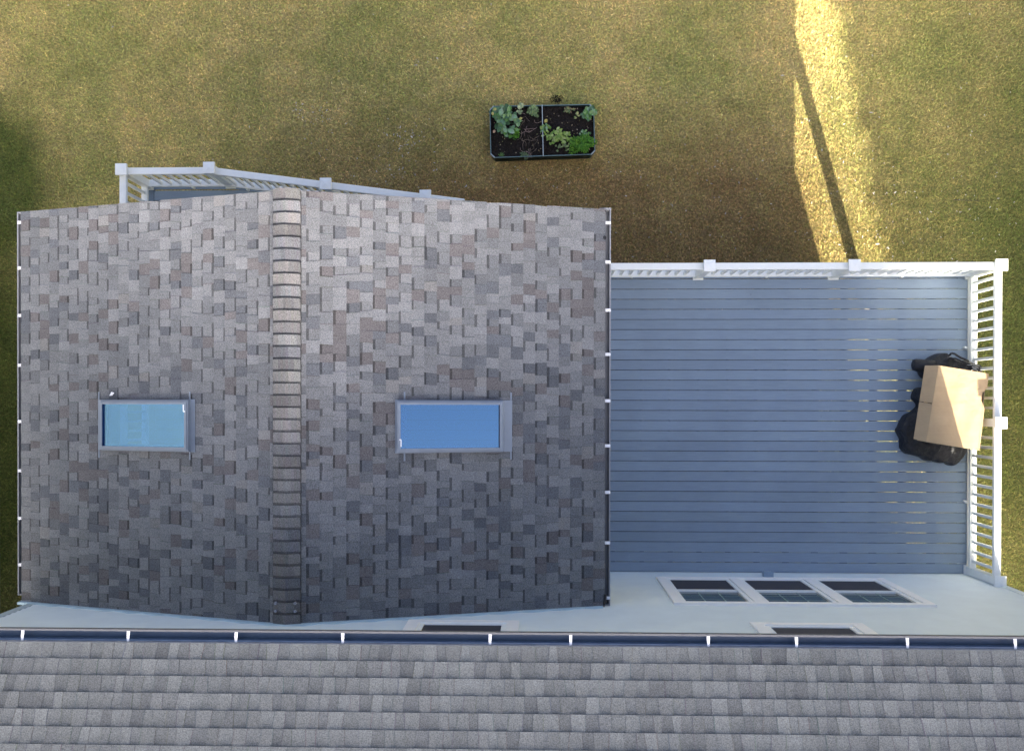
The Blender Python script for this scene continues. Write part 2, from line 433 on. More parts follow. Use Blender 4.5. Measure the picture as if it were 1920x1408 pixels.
# left slope: along +y starting at wall;  hole in (a, v)
def hv(x): return (x - XL) * sL
def hvr(x): return (XR_ - x) * sL
mb = MB()
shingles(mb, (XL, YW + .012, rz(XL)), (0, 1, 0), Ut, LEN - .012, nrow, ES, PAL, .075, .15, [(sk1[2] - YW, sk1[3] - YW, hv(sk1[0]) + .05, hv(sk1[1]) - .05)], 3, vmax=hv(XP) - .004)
def slab(mb, xa, xb, hx0, hx1, y0, y1, t=.05, c=(.2, .2, .21)):
    def q(x0, x1, ya, yb):
        z0, z1 = rz(x0 + 1e-5 * (1 if xa < XP and x0 < XP else -1)) - .006, rz(x1 - (1e-5 if xa < XP and x1 <= XP + .001 else -1e-5)) - .006
        mb.hexa([(x0, ya, z0 - t), (x1, ya, z1 - t), (x1, yb, z1 - t), (x0, yb, z0 - t), (x0, ya, z0), (x1, ya, z1), (x1, yb, z1), (x0, yb, z0)], c)
    q(xa, hx0, YW + .01, YF - .01); q(hx1, xb, YW + .01, YF - .01)
    q(hx0, hx1, YW + .01, y0); q(hx0, hx1, y1, YF - .01)
slab(mb, XL + .012, XP - .001, sk1[0] + .03, sk1[1] - .03, sk1[2] + .03, sk1[3] - .03)
mb.build('roof_slope', M['shingle'], porch, fixn=False)
mb = MB()
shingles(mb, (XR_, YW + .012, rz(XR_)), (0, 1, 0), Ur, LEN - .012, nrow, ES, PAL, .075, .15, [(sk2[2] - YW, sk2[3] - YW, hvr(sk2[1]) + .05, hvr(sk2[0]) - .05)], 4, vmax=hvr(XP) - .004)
slab(mb, XP + .001, XR_ - .012, sk2[0] + .03, sk2[1] - .03, sk2[2] + .03, sk2[3] - .03)
mb.build('roof_slope', M['shingle'], porch, fixn=False)
# ridge cap
mb = MB(); r2 = random.Random(11)
cw = .149; step = .129
NC = int((YF - YW - .01) / step) + 1
for k in range(NC):
    y1 = YF + .012 - k * step; y0 = max(y1 - step, YW + .006)
    if y1 - y0 < .02: continue
    base = r2.choice([(.185, .192, .197), (.19, .192, .19), (.16, .166, .173), (.152, .15, .149), (.205, .204, .197), (.142, .148, .157), (.178, .177, .175)])
    seg = 12; cr = .022
    patch = (r2.uniform(-1, 1), r2.uniform(.3, .9), r2.choice([.8, 1.18, 1.25, 1.0]))
    def Z(t, y):
        q = 1 - (y1 - y) / step                         # 1 at the exposed north butt
        return ZT + .020 - abs(t) * cw * sl * .95 + .012 * (1 - t * t) + .020 * q
    def yn(t):
        e = (1 - abs(t)) * cw
        return y1 - (cr - math.sqrt(max(0, cr * cr - (cr - e) ** 2)) if e < cr else 0)
    bd = y0 + .024
    ts = [-1, -.97, -.93, -.86] + [-.75 + 1.5 * i / 8 for i in range(9)] + [.86, .93, .97, 1]
    for t0, t1 in zip(ts[:-1], ts[1:]):
        tm = (t0 + t1) / 2
        cc = tuple(x * (1 + r2.uniform(-.03, .03)) * (patch[2] if abs(tm - patch[0]) < patch[1] else 1) for x in base)
        x0, x1 = XP + t0 * cw, XP + t1 * cw
        mb.face([(x0, bd, Z(t0, bd)), (x1, bd, Z(t1, bd)), (x1, yn(t1), Z(t1, yn(t1))), (x0, yn(t0), Z(t0, yn(t0)))], cc)
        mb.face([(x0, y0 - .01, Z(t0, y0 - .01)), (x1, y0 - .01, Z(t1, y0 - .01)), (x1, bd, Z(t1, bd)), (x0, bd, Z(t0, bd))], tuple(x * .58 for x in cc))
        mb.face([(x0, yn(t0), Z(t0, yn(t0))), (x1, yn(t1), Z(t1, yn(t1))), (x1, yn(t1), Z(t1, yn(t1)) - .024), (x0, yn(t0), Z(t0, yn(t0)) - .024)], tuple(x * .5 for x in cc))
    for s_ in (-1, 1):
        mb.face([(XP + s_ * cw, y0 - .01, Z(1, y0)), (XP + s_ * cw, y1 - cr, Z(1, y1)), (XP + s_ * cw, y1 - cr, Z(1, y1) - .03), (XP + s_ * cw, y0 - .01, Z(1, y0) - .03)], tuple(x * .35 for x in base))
for dx, dy in ((-.11, .0), (.10, .0), (-.11, .085), (.10, .085)):
    y = YW + .17 + dy; z = ZT + .006
    mb.tube([(XP + dx, y, z), (XP + dx, y, z + .026)], .016, 8, (.30, .31, .34))
mb.build('ridge_cap', M['shingle'], porch, fixn=False)
# gable trim and soffit boards at the front
mb = MB()
for (xa, xb) in ((XL, XP), (XP, XR_)):
    za, zb = rz(xa + (.0001 if xa < XP else .0001)), rz(xb - .0001)
    if xa == XP: za = ZT
    if xb == XP: zb = ZT
    mb.hexa([(xa, YF - .04, za - .20), (xb, YF - .04, zb - .20), (xb, YF - .015, zb - .20), (xa, YF - .015, za - .20), (xa, YF - .04, za - .06), (xb, YF - .04, zb - .06), (xb, YF - .015, zb - .06), (xa, YF - .015, za - .06)])
mb.build('rake_board', M['trim'], porch)
mb = MB()
for x in (XE0 + .45, XP, XE1 - .45):
    mb.box(x - .07, x + .07, 1.55, 1.69, .003, 2.15 if x != XP else 2.25)
mb.box(XE0 + .38, XE1 - .38, 1.54, 1.70, 2.15, 2.24)
for x in (XE0 + .45, XE1 - .45): mb.box(x - .07, x + .07, YW + .02, 1.53, 2.15, 2.24)
mb.build('porch_frame', M['vinyl'], porch)
# gutters
def gutter(mb, a, b, side, w=.115, d=.09, lip=.016):
    up = (0, 0, 1); t = .004
    mb.extrude([(w, 0), (w - lip, .001), (w - lip, -.010), (w - .006, -.010), (w - .006 - .004, -d * .45), (w - .03, -d), (.012, -d), (.012, .006), (.004, .006), (.004, -d - t), (w - .026, -d - t), (w + .002, -d * .45), (w + .001, -.012)], a, b, side, up, True)
gl_ = MB(); gutter(gl_, (XE0 + .115, YW + .10, ZE), (XE0 + .115, YF - .01, ZE), (-1, 0, 0))
gl_.box(XE0 + .001, XE0 + .115, YF - .012, YF + .004, ZE - .09, ZE + .004); gl_.box(XE0 + .001, XE0 + .115, YW + .094, YW + .106, ZE - .09, ZE + .004)
gL = gl_.build('gutter', M['gutter'], porch)
gr_ = MB(); gutter(gr_, (XE1 - .115, YW + .03, ZE), (XE1 - .115, YF, ZE), (1, 0, 0))
gr_.box(XE1 - .135, XE1 + .002, YF - .003, YF + .018, ZE - .09, ZE + .012); gr_.box(XE1 - .113, XE1, YW + .022, YW + .034, ZE - .09, ZE + .004)
gR = gr_.build('gutter', M['gutter'], porch)
pr = None
def hanger(parent, x, y, sx, w=.075, first=None):
    mb = MB(); z = ZE + .008
    mb.box(x - w / 2, x + w / 2, y - .018, y + .018, z + .006, z + .011); mb.box(x - w / 2 * sx - .004, x - w / 2 * sx + .004, y - .013, y + .013, z - .03, z + .006)
    return mb.build('bracket', M['galv'], parent, bevel=.001)
b0 = None
for py in (418, 503, 592, 685, 790, 882, 971, 1058):
    y = at(36, py, ZE).y
    if b0 is None: b0 = hanger(gL, XE0 + .042, y, 1, .046); yb0 = y
    else: copy_part(b0, gL, (0, y - yb0, 0))
b0 = None
for py in (418.5, 492, 582, 664.6, 751.5, 835.5, 922.5, 1017, 1120):
    y = at(1137, py, ZE).y
    if b0 is None: b0 = hanger(gR, XE1 - .040, y, -1, .066); yb0 = y
    else: copy_part(b0, gR, (0, y - yb0, 0))
q = at(1133.5, 446, ZE + .03)
mb = MB(); mb.tube([q + Vector((.0, 0, -.06)), q + Vector((.0, 0, .012))], .022, 12); mb.build('drain_hole', M['black'], porch)
q = at(1134, 1133, ZE + .03)
mb = MB(); mb.tube([q + Vector((-.03, -.03, -.02)), q + Vector((.0, .03, .015)), q + Vector((.005, .12, .0))], .018, 8); mb.build('sealant', M['black'], porch)
q = at(41, 1130, ZE + .03)
mb = MB(); mb.tube([q + Vector((-.02, .03, -.02)), q + Vector((.0, .0, .015)), q + Vector((.03, -.05, .0))], .012, 8); mb.build('sealant', M['black'], porch)
# skylights
def skylight(sk, side, seed):
    x0, x1, y0, y1 = sk
    up = .10
    def P(x, y, h): return (x, y, rz(x) + h)
    def beam(mb, xa, xb, ya, yb, h0, h1, **k):
        mb.hexa([P(xa, ya, h0), P(xb, ya, h0), P(xb, yb, h0), P(xa, yb, h0), P(xa, ya, h1), P(xb, ya, h1), P(xb, yb, h1), P(xa, yb, h1)], **k)
    f = MB(); w = .035
    beam(f, x0, x0 + w, y0, y1, -.1, up); beam(f, x1 - w, x1, y0, y1, -.1, up)
    beam(f, x0 + w, x1 - w, y0, y0 + w, -.1, up - .002); beam(f, x0 + w, x1 - w, y1 - w, y1, -.1, up - .002)
    i = .016
    beam(f, x0 + i, x0 + i + .024, y0 + i, y1 - i, up, up + .014); beam(f, x1 - i - .024, x1 - i, y0 + i, y1 - i, up, up + .014)
    beam(f, x0 + i + .024, x1 - i - .024, y0 + i, y0 + i + .024, up - .002, up + .013); beam(f, x0 + i + .024, x1 - i - .024, y1 - i - .024, y1 - i, up - .002, up + .013)
    fr = f.build('skylight', M['flash'], porch, bevel=.0015)
    gls = MB(); beam(gls, x0 + w - .002, x1 - w + .002, y0 + w - .002, y1 - w + .002, up - .022, up - .014); gls.build('pane', M['skyglass'], fr)
    wl = MB(); t = .012                                   # white light well below
    for (a, b_, c, d) in ((x0 + w, x0 + w + t, y0 + w, y1 - w), (x1 - w - t, x1 - w, y0 + w, y1 - w), (x0 + w + t, x1 - w - t, y0 + w, y0 + w + t), (x0 + w + t, x1 - w - t, y1 - w - t, y1 - w)):
        beam(wl, a, b_, c, d, -.32, up - .03)
    wl.build('light_well', M['vinyl'], fr)
    fl = MB()
    # apron on the downhill side, head flashing on the uphill side, step flashing tips
    hi0, hi1 = (x1, x1 + .055) if side < 0 else (x0 - .03, x0)
    lo0, lo1 = (x0 - .06, x0) if side < 0 else (x1, x1 + .095)
    beam(fl, hi0, hi1, y0 - .015, y1 + .015, .008, .020); beam(fl, lo0, lo1, y0 - .01, y1 + .01, .012, .022)
    beam(fl, x0 + .005, x1 - .005, y1, y1 + .012, -.01, .05); beam(fl, x0 + .005, x1 - .005, y0 - .012, y0, -.01, .05)
    for xx in ((lo0 if side < 0 else lo1 - .022), (hi0 - .02 if side < 0 else x0 + .06)):
        beam(fl, xx, xx + .018, y1 + .012, y1 + .10, .012, .018); beam(fl, xx, xx + .018, y0 - .10, y0 - .012, .012, .018)
    fl.build('flashing', M['flash'], fr)
    return fr
s1 = skylight(sk1, -1, 1); tag(s1, 'left skylight with a pale band and white dashes showing through its blue glass')
s2 = skylight(sk2, 1, 2); tag(s2, 'right, longer skylight with plain blue glass')
for (px, py, par, sgn) in ((344, 765, s1, 1), (752, 831, s2, -1)):
    q = onslope(px, py, .118); mb = MB()
    mb.box(q.x - .006, q.x + .006, q.y - .038, q.y + .038, q.z, q.z + .004); mb.box(q.x - .002 if sgn > 0 else q.x - .018, q.x + .018 if sgn > 0 else q.x + .002, q.y - .038 * sgn - .008, q.y - .038 * sgn + .008, q.z, q.z + .0045)
    mb.build('sticker', M['galv'], par)
q = onslope(209, 738, .025); mb = MB()
mb.hexa([q + Vector(v) for v in ((-.03, -.025, -.012), (.005, -.022, -.012), (.032, .01, -.003), (-.005, .02, -.012), (-.03, -.025, -.006), (.005, -.022, -.006), (.032, .01, .003), (-.005, .02, -.006))])
tag(mb.build('paper_scrap', M['galv'], origin=q), 'small white scrap lying on shingles above the left skylight', 'scrap')

# flashing along the wall above the porch roof
mb = MB()
for (xa, xb) in ((XL - .02, XP), (XP, XR_ - .02)):
    za, zb = (rz(xa), ZT) if xb == XP else (ZT, rz(xb))
    mb.hexa([(xa, YW + .002, za - .05), (xb, YW + .002, zb - .05), (xb, YW + .030, zb - .05), (xa, YW + .030, za - .05), (xa, YW + .002, za + .075), (xb, YW + .002, zb + .075), (xb, YW + .030, zb + .075), (xa, YW + .030, za + .075)])
M['flashblue'] = plain('blue_flashing', (.42, .56, .62), .45, var=.04)
mb.build('wall_flashing', M['flashblue'], porch)

# ------------------------------------------------------------------ HOUSE
house = thing('house', (0, YW, ZG), 'pale blue clapboard house with grey shingle roof and dark eave gutter', 'house')
# siding: clapboard courses
def win_rect(pts, grow=0):
    q = [at_y(px, py, YW + .03) for px, py in pts]
    return min(p.x for p in q), max(p.x for p in q), min(p.z for p in q), max(p.z for p in q)
W1 = (1.60, 4.655, .45, 2.15)
W2 = win_rect(((1411, 1173.5), (1627, 1176)));  W2 = (W2[0], W2[1], 3.10, 4.50)
W3 = win_rect(((763.3, 1167.5), (973, 1169.8))); W3 = (W3[0], W3[1], 3.10, 4.50)
mb = MB(); ch = .105; z = ZG + .25
while z < ZM - .02:
    z1 = min(z + ch, ZM + .05)
    segs = [(XH0 + .10, XH1 - .10)]
    for (a, b_, c, d) in (W1, W2, W3):
        if z1 > c + .01 and z < d - .01:
            ns = []
            for (s0, s1_) in segs:
                if b_ < s0 or a > s1_: ns.append((s0, s1_)); continue
                if a - .0 > s0: ns.append((s0, a + .01))
                if b_ < s1_: ns.append((b_ - .01, s1_))
            segs = ns
    for (s0, s1_) in segs:
        mb.face([(s0, YW + .022, z), (s1_, YW + .022, z), (s1_, YW + .004, z1), (s0, YW + .004, z1)])
        mb.face([(s0, YW + .022, z), (s1_, YW + .022, z), (s1_, YW + .001, z), (s0, YW + .001, z)])
    z += ch
mb.build('siding', M['siding'], house)
mb = MB()
mb.box(XH0 + .02, XH1 - .02, YW - 13.0, YW - .002, ZG, ZM)
mb.build('wall', M['siding'], house)
mb = MB()
mb.box(XH0, XH0 + .10, YW - .1, YW + .024, ZG, ZM); mb.build('corner_trim', plain('corner_paint', (.40, .47, .47), .6), house, bevel=.002)
mb = MB(); mb.box(XH1 - .10, XH1, YW - .1, YW + .024, ZG, ZM); mb.build('corner_trim', M['siding'], house, bevel=.002)
# main roof
RS = .5; rsl = math.hypot(1, RS); ERM = .128 * rsl
yE = at(100, 1203, ZM + .03).y
mb = MB(); XG0, XG1 = -6.45, 6.45
y0r, z0r = yE, ZM + .03
ridge_y = y0r - 6.2
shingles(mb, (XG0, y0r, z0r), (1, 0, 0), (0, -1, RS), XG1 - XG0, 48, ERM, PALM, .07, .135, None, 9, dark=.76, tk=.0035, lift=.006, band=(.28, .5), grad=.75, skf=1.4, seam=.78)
zr_ = z0r + RS * (y0r - ridge_y)
mb.hexa([(XG0, y0r - .01, z0r - .06), (XG1, y0r - .01, z0r - .06), (XG1, ridge_y, zr_ - .06), (XG0, ridge_y, zr_ - .06), (XG0, y0r - .01, z0r - .008), (XG1, y0r - .01, z0r - .008), (XG1, ridge_y, zr_ - .008), (XG0, ridge_y, zr_ - .008)], (.2, .2, .21))
mb.hexa([(XG0, ridge_y, zr_ - .06), (XG1, ridge_y, zr_ - .06), (XG1, ridge_y - 6.2, z0r - .06), (XG0, ridge_y - 6.2, z0r - .06), (XG0, ridge_y, zr_ - .001), (XG1, ridge_y, zr_ - .001), (XG1, ridge_y - 6.2, z0r), (XG0, ridge_y - 6.2, z0r)], (.28, .29, .31))
mb.build('main_roof', M['shingle_main'], house, fixn=False)
for x in (XH0 + .03, XH1 - .13):
    mb = MB(); t3 = [(y0r - .3, ZM), (ridge_y, zr_ - .07), (ridge_y - 5.9, ZM)]
    mb.face([(x, a, b) for a, b in t3]); mb.face([(x + .1, a, b) for a, b in t3])
    for i in range(3):
        a, b = t3[i], t3[(i + 1) % 3]; mb.face([(x, *a), (x + .1, *a), (x + .1, *b), (x, *b)])
    bm_o = mb.build('gable', M['siding'], house)
mb = MB(); mb.box(XG0, XG1, YW + .03, y0r + .001, ZM - .10, ZM - .085); mb.box(XG0, XG1, y0r - .012, y0r + .008, ZM - .085, ZM + .0)
mb.build('soffit', M['trim'], house)
# main gutter, slightly out of parallel like the photo
gA, gB = at(0, 1177.3, ZM), at(1920, 1193.9, ZM)
mb = MB(); yo = (gA.y + gB.y) / 2
GW = yo - y0r - .010
gutter(mb, (XG0, y0r + .010, ZM), (XG1, y0r + .010, ZM), (0, 1, 0), w=GW, d=.10, lip=.017)
gm = mb.build('gutter', plain('dark_gutter_metal', (.115, .12, .13), .55, spec=.25), house)
tr_ = MB(); tr_.box(XG0, XG1, y0r + .0225, y0r + .010 + GW - .030, ZM - .0985, ZM - .094); tr_.box(XG0, XG1, y0r + .0224, y0r + .0236, ZM - .094, ZM + .004); tr_.box(XG0, XG1, y0r + .008, y0r + .0224, ZM + .0065, ZM + .009); tr_.build('trough', M['gutin'], gm)
b0 = None
for px in (43, 241, 443, 643, 919, 1070, 1328, 1493, 1701, 1903):
    x = at(px, 1200, ZM).x
    if b0 is None:
        mb = MB(); w = .013; y_a, y_b = y0r + .005, y0r + .010 + GW - .012
        n = 5
        for i in range(n):
            ya, yb = y_a + (y_b - y_a) * i / n, y_a + (y_b - y_a) * (i + 1) / n
            za, zb = (ZM + .012 - .012 * (i / n) ** 2), (ZM + .012 - .012 * ((i + 1) / n) ** 2)
            wa, wb = w * (.8 + .3 * i / n), w * (.8 + .3 * (i + 1) / n)
            mb.hexa([(x - wa, ya, za - .003), (x + wa, ya, za - .003), (x + wb, yb, zb - .003), (x - wb, yb, zb - .003), (x - wa, ya, za), (x + wa, ya, za), (x + wb, yb, zb), (x - wb, yb, zb)])
        mb.tube([(x, y_b - .03, ZM + .005), (x, y_b - .03, ZM + .014)], .004, 6)
        b0 = mb.build('bracket', M['galv'], gm); xb0 = x
    else: copy_part(b0, gm, (x - xb0, 0, 0))

# windows
def window(rect, units, seed, cas=.11, full=True):
    x0, x1, z0, z1 = rect
    mb = MB(); y = YW + .018
    c = cas
    mb.box(x0, x0 + c, y - .02, y + .022, z0, z1); mb.box(x1 - c, x1, y - .02, y + .022, z0, z1)
    mb.box(x0 + c, x1 - c, y - .02, y + .021, z0, z0 + c * .8); mb.box(x0 + c, x1 - c, y - .02, y + .021, z1 - c, z1)
    wf = mb.build('window', M['trim'], house, bevel=.003)
    gap = .13
    tot = x1 - x0 - 2 * c; uw = (tot - gap * (units - 1)) / units
    for i in range(units):
        a = x0 + c + i * (uw + gap); b_ = a + uw
        if i:
            mb = MB(); mb.box(a - gap + .004, a - .004, y - .02, y + .019, z0 + c * .8, z1 - c); mb.build('mullion', M['trim'], wf, bevel=.003)
        s = MB(); t = .055; zb, zt = z0 + c * .8, z1 - c; zm = (zb + zt) / 2 + .01
        s.box(a, a + t, y - .03, y + .008, zb, zt); s.box(b_ - t, b_, y - .03, y + .008, zb, zt)
        s.box(a + t, b_ - t, y - .03, y + .007, zb, zb + .03); s.box(a + t, b_ - t, y - .03, y + .007, zt - .035, zt); s.box(a + t, b_ - t, y - .03, y + .012, zm - .02, zm + .025)
        s.build('sash', M['vinyl'], wf, bevel=.002)
        q = MB(); q.box(a + t, b_ - t, y - .022, y - .006, zb + .03, zm - .02); q.build('insect_screen', M['screen'], wf)
        q = MB(); q.box(a + t, b_ - t, y - .028, y - .014, zm + .025, zt - .035); q.build('pane', M['pane'], wf)
        mu = MB(); xa, xb = a + t, b_ - t; za, zb2 = zm + .025, zt - .035
        for k in (1, 2):
            xx = xa + (xb - xa) * k / 3; mu.box(xx - .008, xx + .008, y - .0138, y - .012, za, zb2)
            zz = za + (zb2 - za) * k / 3; mu.box(xa, xb, y - .0137, y - .0125, zz - .008, zz + .008)
        mu.build('muntins', M['muntin'], wf)
    return wf
M['muntin'] = plain('grey_green_muntin', (.16, .24, .22), .5)
tag(window(W1, 3, 1), 'wide triple window just above the deck')
tag(window(W2, 1, 2, .13), 'upstairs window cut off by the eave, above the triple window')
tag(window(W3, 1, 3, .13), 'upstairs window cut off by the eave, above the porch roof')
# little grey outlet cover low on the wall
q = at_y(1437, 1078, YW + .03)
mb = MB(); mb.box(q.x - .055, q.x + .055, YW + .01, YW + .085, .22, .38); mb.box(q.x - .065, q.x + .065, YW + .01, YW + .10, .38, .395)
M['boxgrey'] = plain('grey_blue_plastic', (.24, .33, .42), .4)
mb.build('outlet_cover', M['boxgrey'], house, bevel=.004)

# ------------------------------------------------------------------ DECK
DX1 = at(1813, 800, 0).x
DX0 = at(289, 380, 0).x
yB = at(1400, 513.5, 0).y        # front edge of border board
yJ = at(1400, 523, 0).y          # border joint
pa, pb = at(300, 356, 0), at(455, 357, 0)      # left bay joint line
pbd1, pbd2 = at(452, 350.5, 0), at(700, 384, 0)
deck = thing('deck', (2.5, 0, 0), 'raised deck of slate blue composite boards, wrapping in front of the porch', 'deck')
yJL = at(350, 356, 0).y
# outer line of bay: straight at yJL to xk then slanting down to the right
xk = at(440, 352, 0).x
slope_d = (at(700, 388, 0).y - at(440, 352, 0).y) / (at(700, 388, 0).x - at(440, 352, 0).x)
def front(x):
    if x < xk: return yJL
    y = yJL + (x - xk) * slope_d
    return y if x < .3 else yJ
GAP = .0078
pitch = (yJ - (YW + .02)) / 29
mb = MB(); r3 = random.Random(21)
y = YW + .02; i = 0
while y < yJL - .02:
    ya, yb = y + GAP / 2, min(y + pitch - GAP / 2, yJL - .004)
    def xend(yy):
        if yy <= yJ + .001: return DX1
        return min(.3, xk + (yy - yJL) / slope_d)
    xs = [DX0, xend(yb)]
    t = r3.uniform(-.0006, .0006)
    kk = r3.uniform(.95, 1.05); mb.hexa([(DX0, ya, -.025), (xend(ya), ya, -.025), (xs[1], yb, -.025), (DX0, yb, -.025), (DX0, ya, t), (xend(ya), ya, t), (xs[1], yb, t), (DX0, yb, t)], (kk, kk, kk * r3.uniform(.985, 1.015)))
    y += pitch; i += 1
mb.build('deck_floor', M['deck'], deck)
mb = MB()
mb.box(.3, DX1, yJ + .006, yB + .10, -.026, .001)                      # border boards
pL = at(230, 380, .05); 
mb.box(DX0 - .10, DX0 - .006, YW + .02, yJL + .10, -.026, .001)
mb.box(DX0, xk, yJL + .006, yJL + .12, -.026, .0015)
e1 = Vector((xk, yJL, 0)); e2 = Vector((.3, yJL + (.3 - xk) * slope_d, 0)); dd = (e2 - e1).normalized(); nn = Vector((-dd.y, dd.x, 0))
a_, b_ = e1 + nn * .006, e2 + nn * .006; c_, d_ = e2 + nn * .11, e1 + nn * .11
mb.hexa([(p.x, p.y, -.0265) for p in (a_, b_, c_, d_)] + [(p.x, p.y, .001) for p in (a_, b_, c_, d_)])
mb.build('border_board', M['deck'], deck)
mb = MB()       # white fascia
mb.box(.3, DX1 + .045, yB + .10, yB + .125, -.30, .004); mb.box(DX1 + .004, DX1 + .028, YW + .02, yB + .10, -.30, .012)
mb.box(DX0 - .125, DX0 - .10, YW + .02, yJL + .12, -.30, .004)
mb.box(DX0 - .125, xk, yJL + .12, yJL + .145, -.30, .004)
a_, b_ = e1 + nn * .111, e2 + nn * .111; c_, d_ = e2 + nn * .135, e1 + nn * .135
mb.hexa([(p.x, p.y, -.30) for p in (a_, b_, c_, d_)] + [(p.x, p.y, .003) for p in (a_, b_, c_, d_)])
mb.build('fascia', M['vinyl'], deck)
mb = MB()
x = DX0 + .05
while x < DX1 - .05:
    mb.box(x - .019, x + .019, YW + .03, min(front(x), yJL) - .03, -.24, -.027); x += .406
mb.box(DX0, DX1 - .1, YW + .03, YW + .07, -.24, -.028)
mb.box(.4, DX1 - .05, 1.0, 1.1, -.45, -.245)
mb.box(DX0, .3, 1.4, 1.5, -.45, -.245)
mb.build('joists', M['deckdark'], deck)
M['post'] = plain('treated_timber', (.20, .16, .11), .85, var=.12)
def dpost(x, y, w=.14):
    mb = MB(); mb.box(x - w / 2, x + w / 2, y - w / 2, y + w / 2, ZG, -.246); return mb.build('support_post', M['post'], deck)
POSTX = at(1600, 489, ZG).x
dpost(5.52, 1.70, .15)
for (x, y) in ((1.2, 1.05), (-5.6, 2.4), (-2.4, 2.2)): dpost(x, y)

# ------------------------------------------------------------------ RAILINGS
HR, HC = .80, .915
def make_railing(name, label, pts, zoff=0, skip_last=False, wall_post=False, plist=None, pitch=.128):
    """pts: list of (x,y) centre line of rail; plist: post centre positions"""
    o = thing(name, (pts[0][0], pts[0][1], 0), label, 'railing', 'white vinyl railings round the deck')
    first = None
    for (x, y) in plist:
        mb = MB(); w = .052
        mb.box(x - w, x + w, y - w, y + w, .004, HC - .045)
        if first is None:
            po = mb.build('post', M['vinyl'], o, bevel=.004)
            cb = MB(); c = .0755
            cb.box(x - c, x + c, y - c, y + c, HC - .05, HC - .012)
            n0 = len(cb.v)
            for q in ((-c, -c), (c, -c), (c, c), (-c, c)): cb.v.append((x + q[0], y + q[1], HC - .0118))
            cb.v.append((x, y, HC - .001))
            for i in range(4): cb.f.append((n0 + i, n0 + (i + 1) % 4, n0 + 4)); cb.c.append((1, 1, 1)); cb.mi.append(0)
            ca = cb.build('post_cap', M['vinyl'], po, bevel=.003)
            sb = MB(); c = .072; sb.box(x - c, x + c, y - c, y + c, .003, .03)
            ba = sb.build('post_skirt', M['vinyl'], po, bevel=.003)
            first = (po, ca, ba, x, y)
        else:
            dx, dy = x - first[3], y - first[4]
            p2 = copy_part(first[0], o, (dx, dy, 0))
            for ch_ in first[1:3]:
                c2 = ch_.copy(); COL.objects.link(c2); c2.parent = p2
    bal0 = None
    for (a, b) in zip(pts[:-1], pts[1:]):
        a, b = Vector((a[0], a[1], 0)), Vector((b[0], b[1], 0)); d = (b - a); L = d.length; d.normalize()
        t = MB(); w = RW
        sd = d.cross(Vector((0, 0, 1)))
        s, e = a + d * .0, b - d * .0
        t.extrude([(-w, -.05), (w, -.05), (w, -.006), (w - .008, 0), (-w + .008, 0), (-w, -.006)], s + Vector((0, 0, HR)), e + Vector((0, 0, HR)), sd, (0, 0, 1))
        t.build('top_rail', M['vinyl'], o, bevel=.002)
        t = MB(); t.extrude([(-w + .002, -.04), (w - .002, -.04), (w - .002, 0), (-w + .002, 0)], s + Vector((0, 0, .115)), e + Vector((0, 0, .115)), sd, (0, 0, 1))
        t.build('bottom_rail', M['vinyl'], o, bevel=.003)
        pp = [Vector((p[0], p[1], 0)) for p in plist]
        n = int((L - .1) / pitch)
        for i in range(n):
            c = a + d * (.10 + (i + .3) * (L - .15) / n)
            if any((c - q).length < .10 for q in pp): continue
            if bal0 is None:
                mb = MB(); k = .0175; mb.box(c.x - k, c.x + k, c.y - k, c.y + k, .116, HR - .051); bal0 = (mb.build('baluster', M['vinyl'], o), c)
            else:
                copy_part(bal0[0], o, c - bal0[1])
        # small support feet below the bottom rail
    return o
RW = .046
xr = at(1871.6, 780, HR).x
yrl = at(1600, 498.6, HR).y
pc = [at(x, y, HC) for (x, y) in ((1331, 498), (1603.5, 497.3), (1879.3, 495.8), (1878.7, 793), (1877.8, 1091.5))]
yfr = sum(p.y for p in pc[:3]) / 3; xrp = sum(p.x for p in pc[2:]) / 3
ra = make_railing('railing', 'white balustrade along the front and right side of the open deck',
             [(.62, yrl), (xrp, yrl)], plist=[(pc[0].x, yfr), (pc[1].x, yfr)])
rb = make_railing('railing', 'white balustrade down the right end of the deck, beside the cardboard box',
             [(xr, yrl), (xr, pc[4].y)], plist=[(xrp, yfr), (xrp, pc[3].y), (xrp, pc[4].y)], pitch=.131)
ra['label'] = 'straight white balustrade along the front of the open deck, facing the lawn'
cl = [at(x, y, HC) for (x, y) in ((225.5, 317), (390.6, 314), (609.6, 344), (797, 366.5))]
l1 = at(240, 320.5, HR); 
yl = at(320, 320.5, HR).y
xl = at(230, 350, HR).x
k1 = at(600, 346.5, HR); k0 = at(396, 320.5, HR); k2 = at(870, 379.5, HR)
ls = make_railing('railing', 'white balustrade that bends round the left front corner, partly under the porch roof',
             [(xl, -1.9), (xl, yl)], plist=[(c.x, c.y) for c in cl])
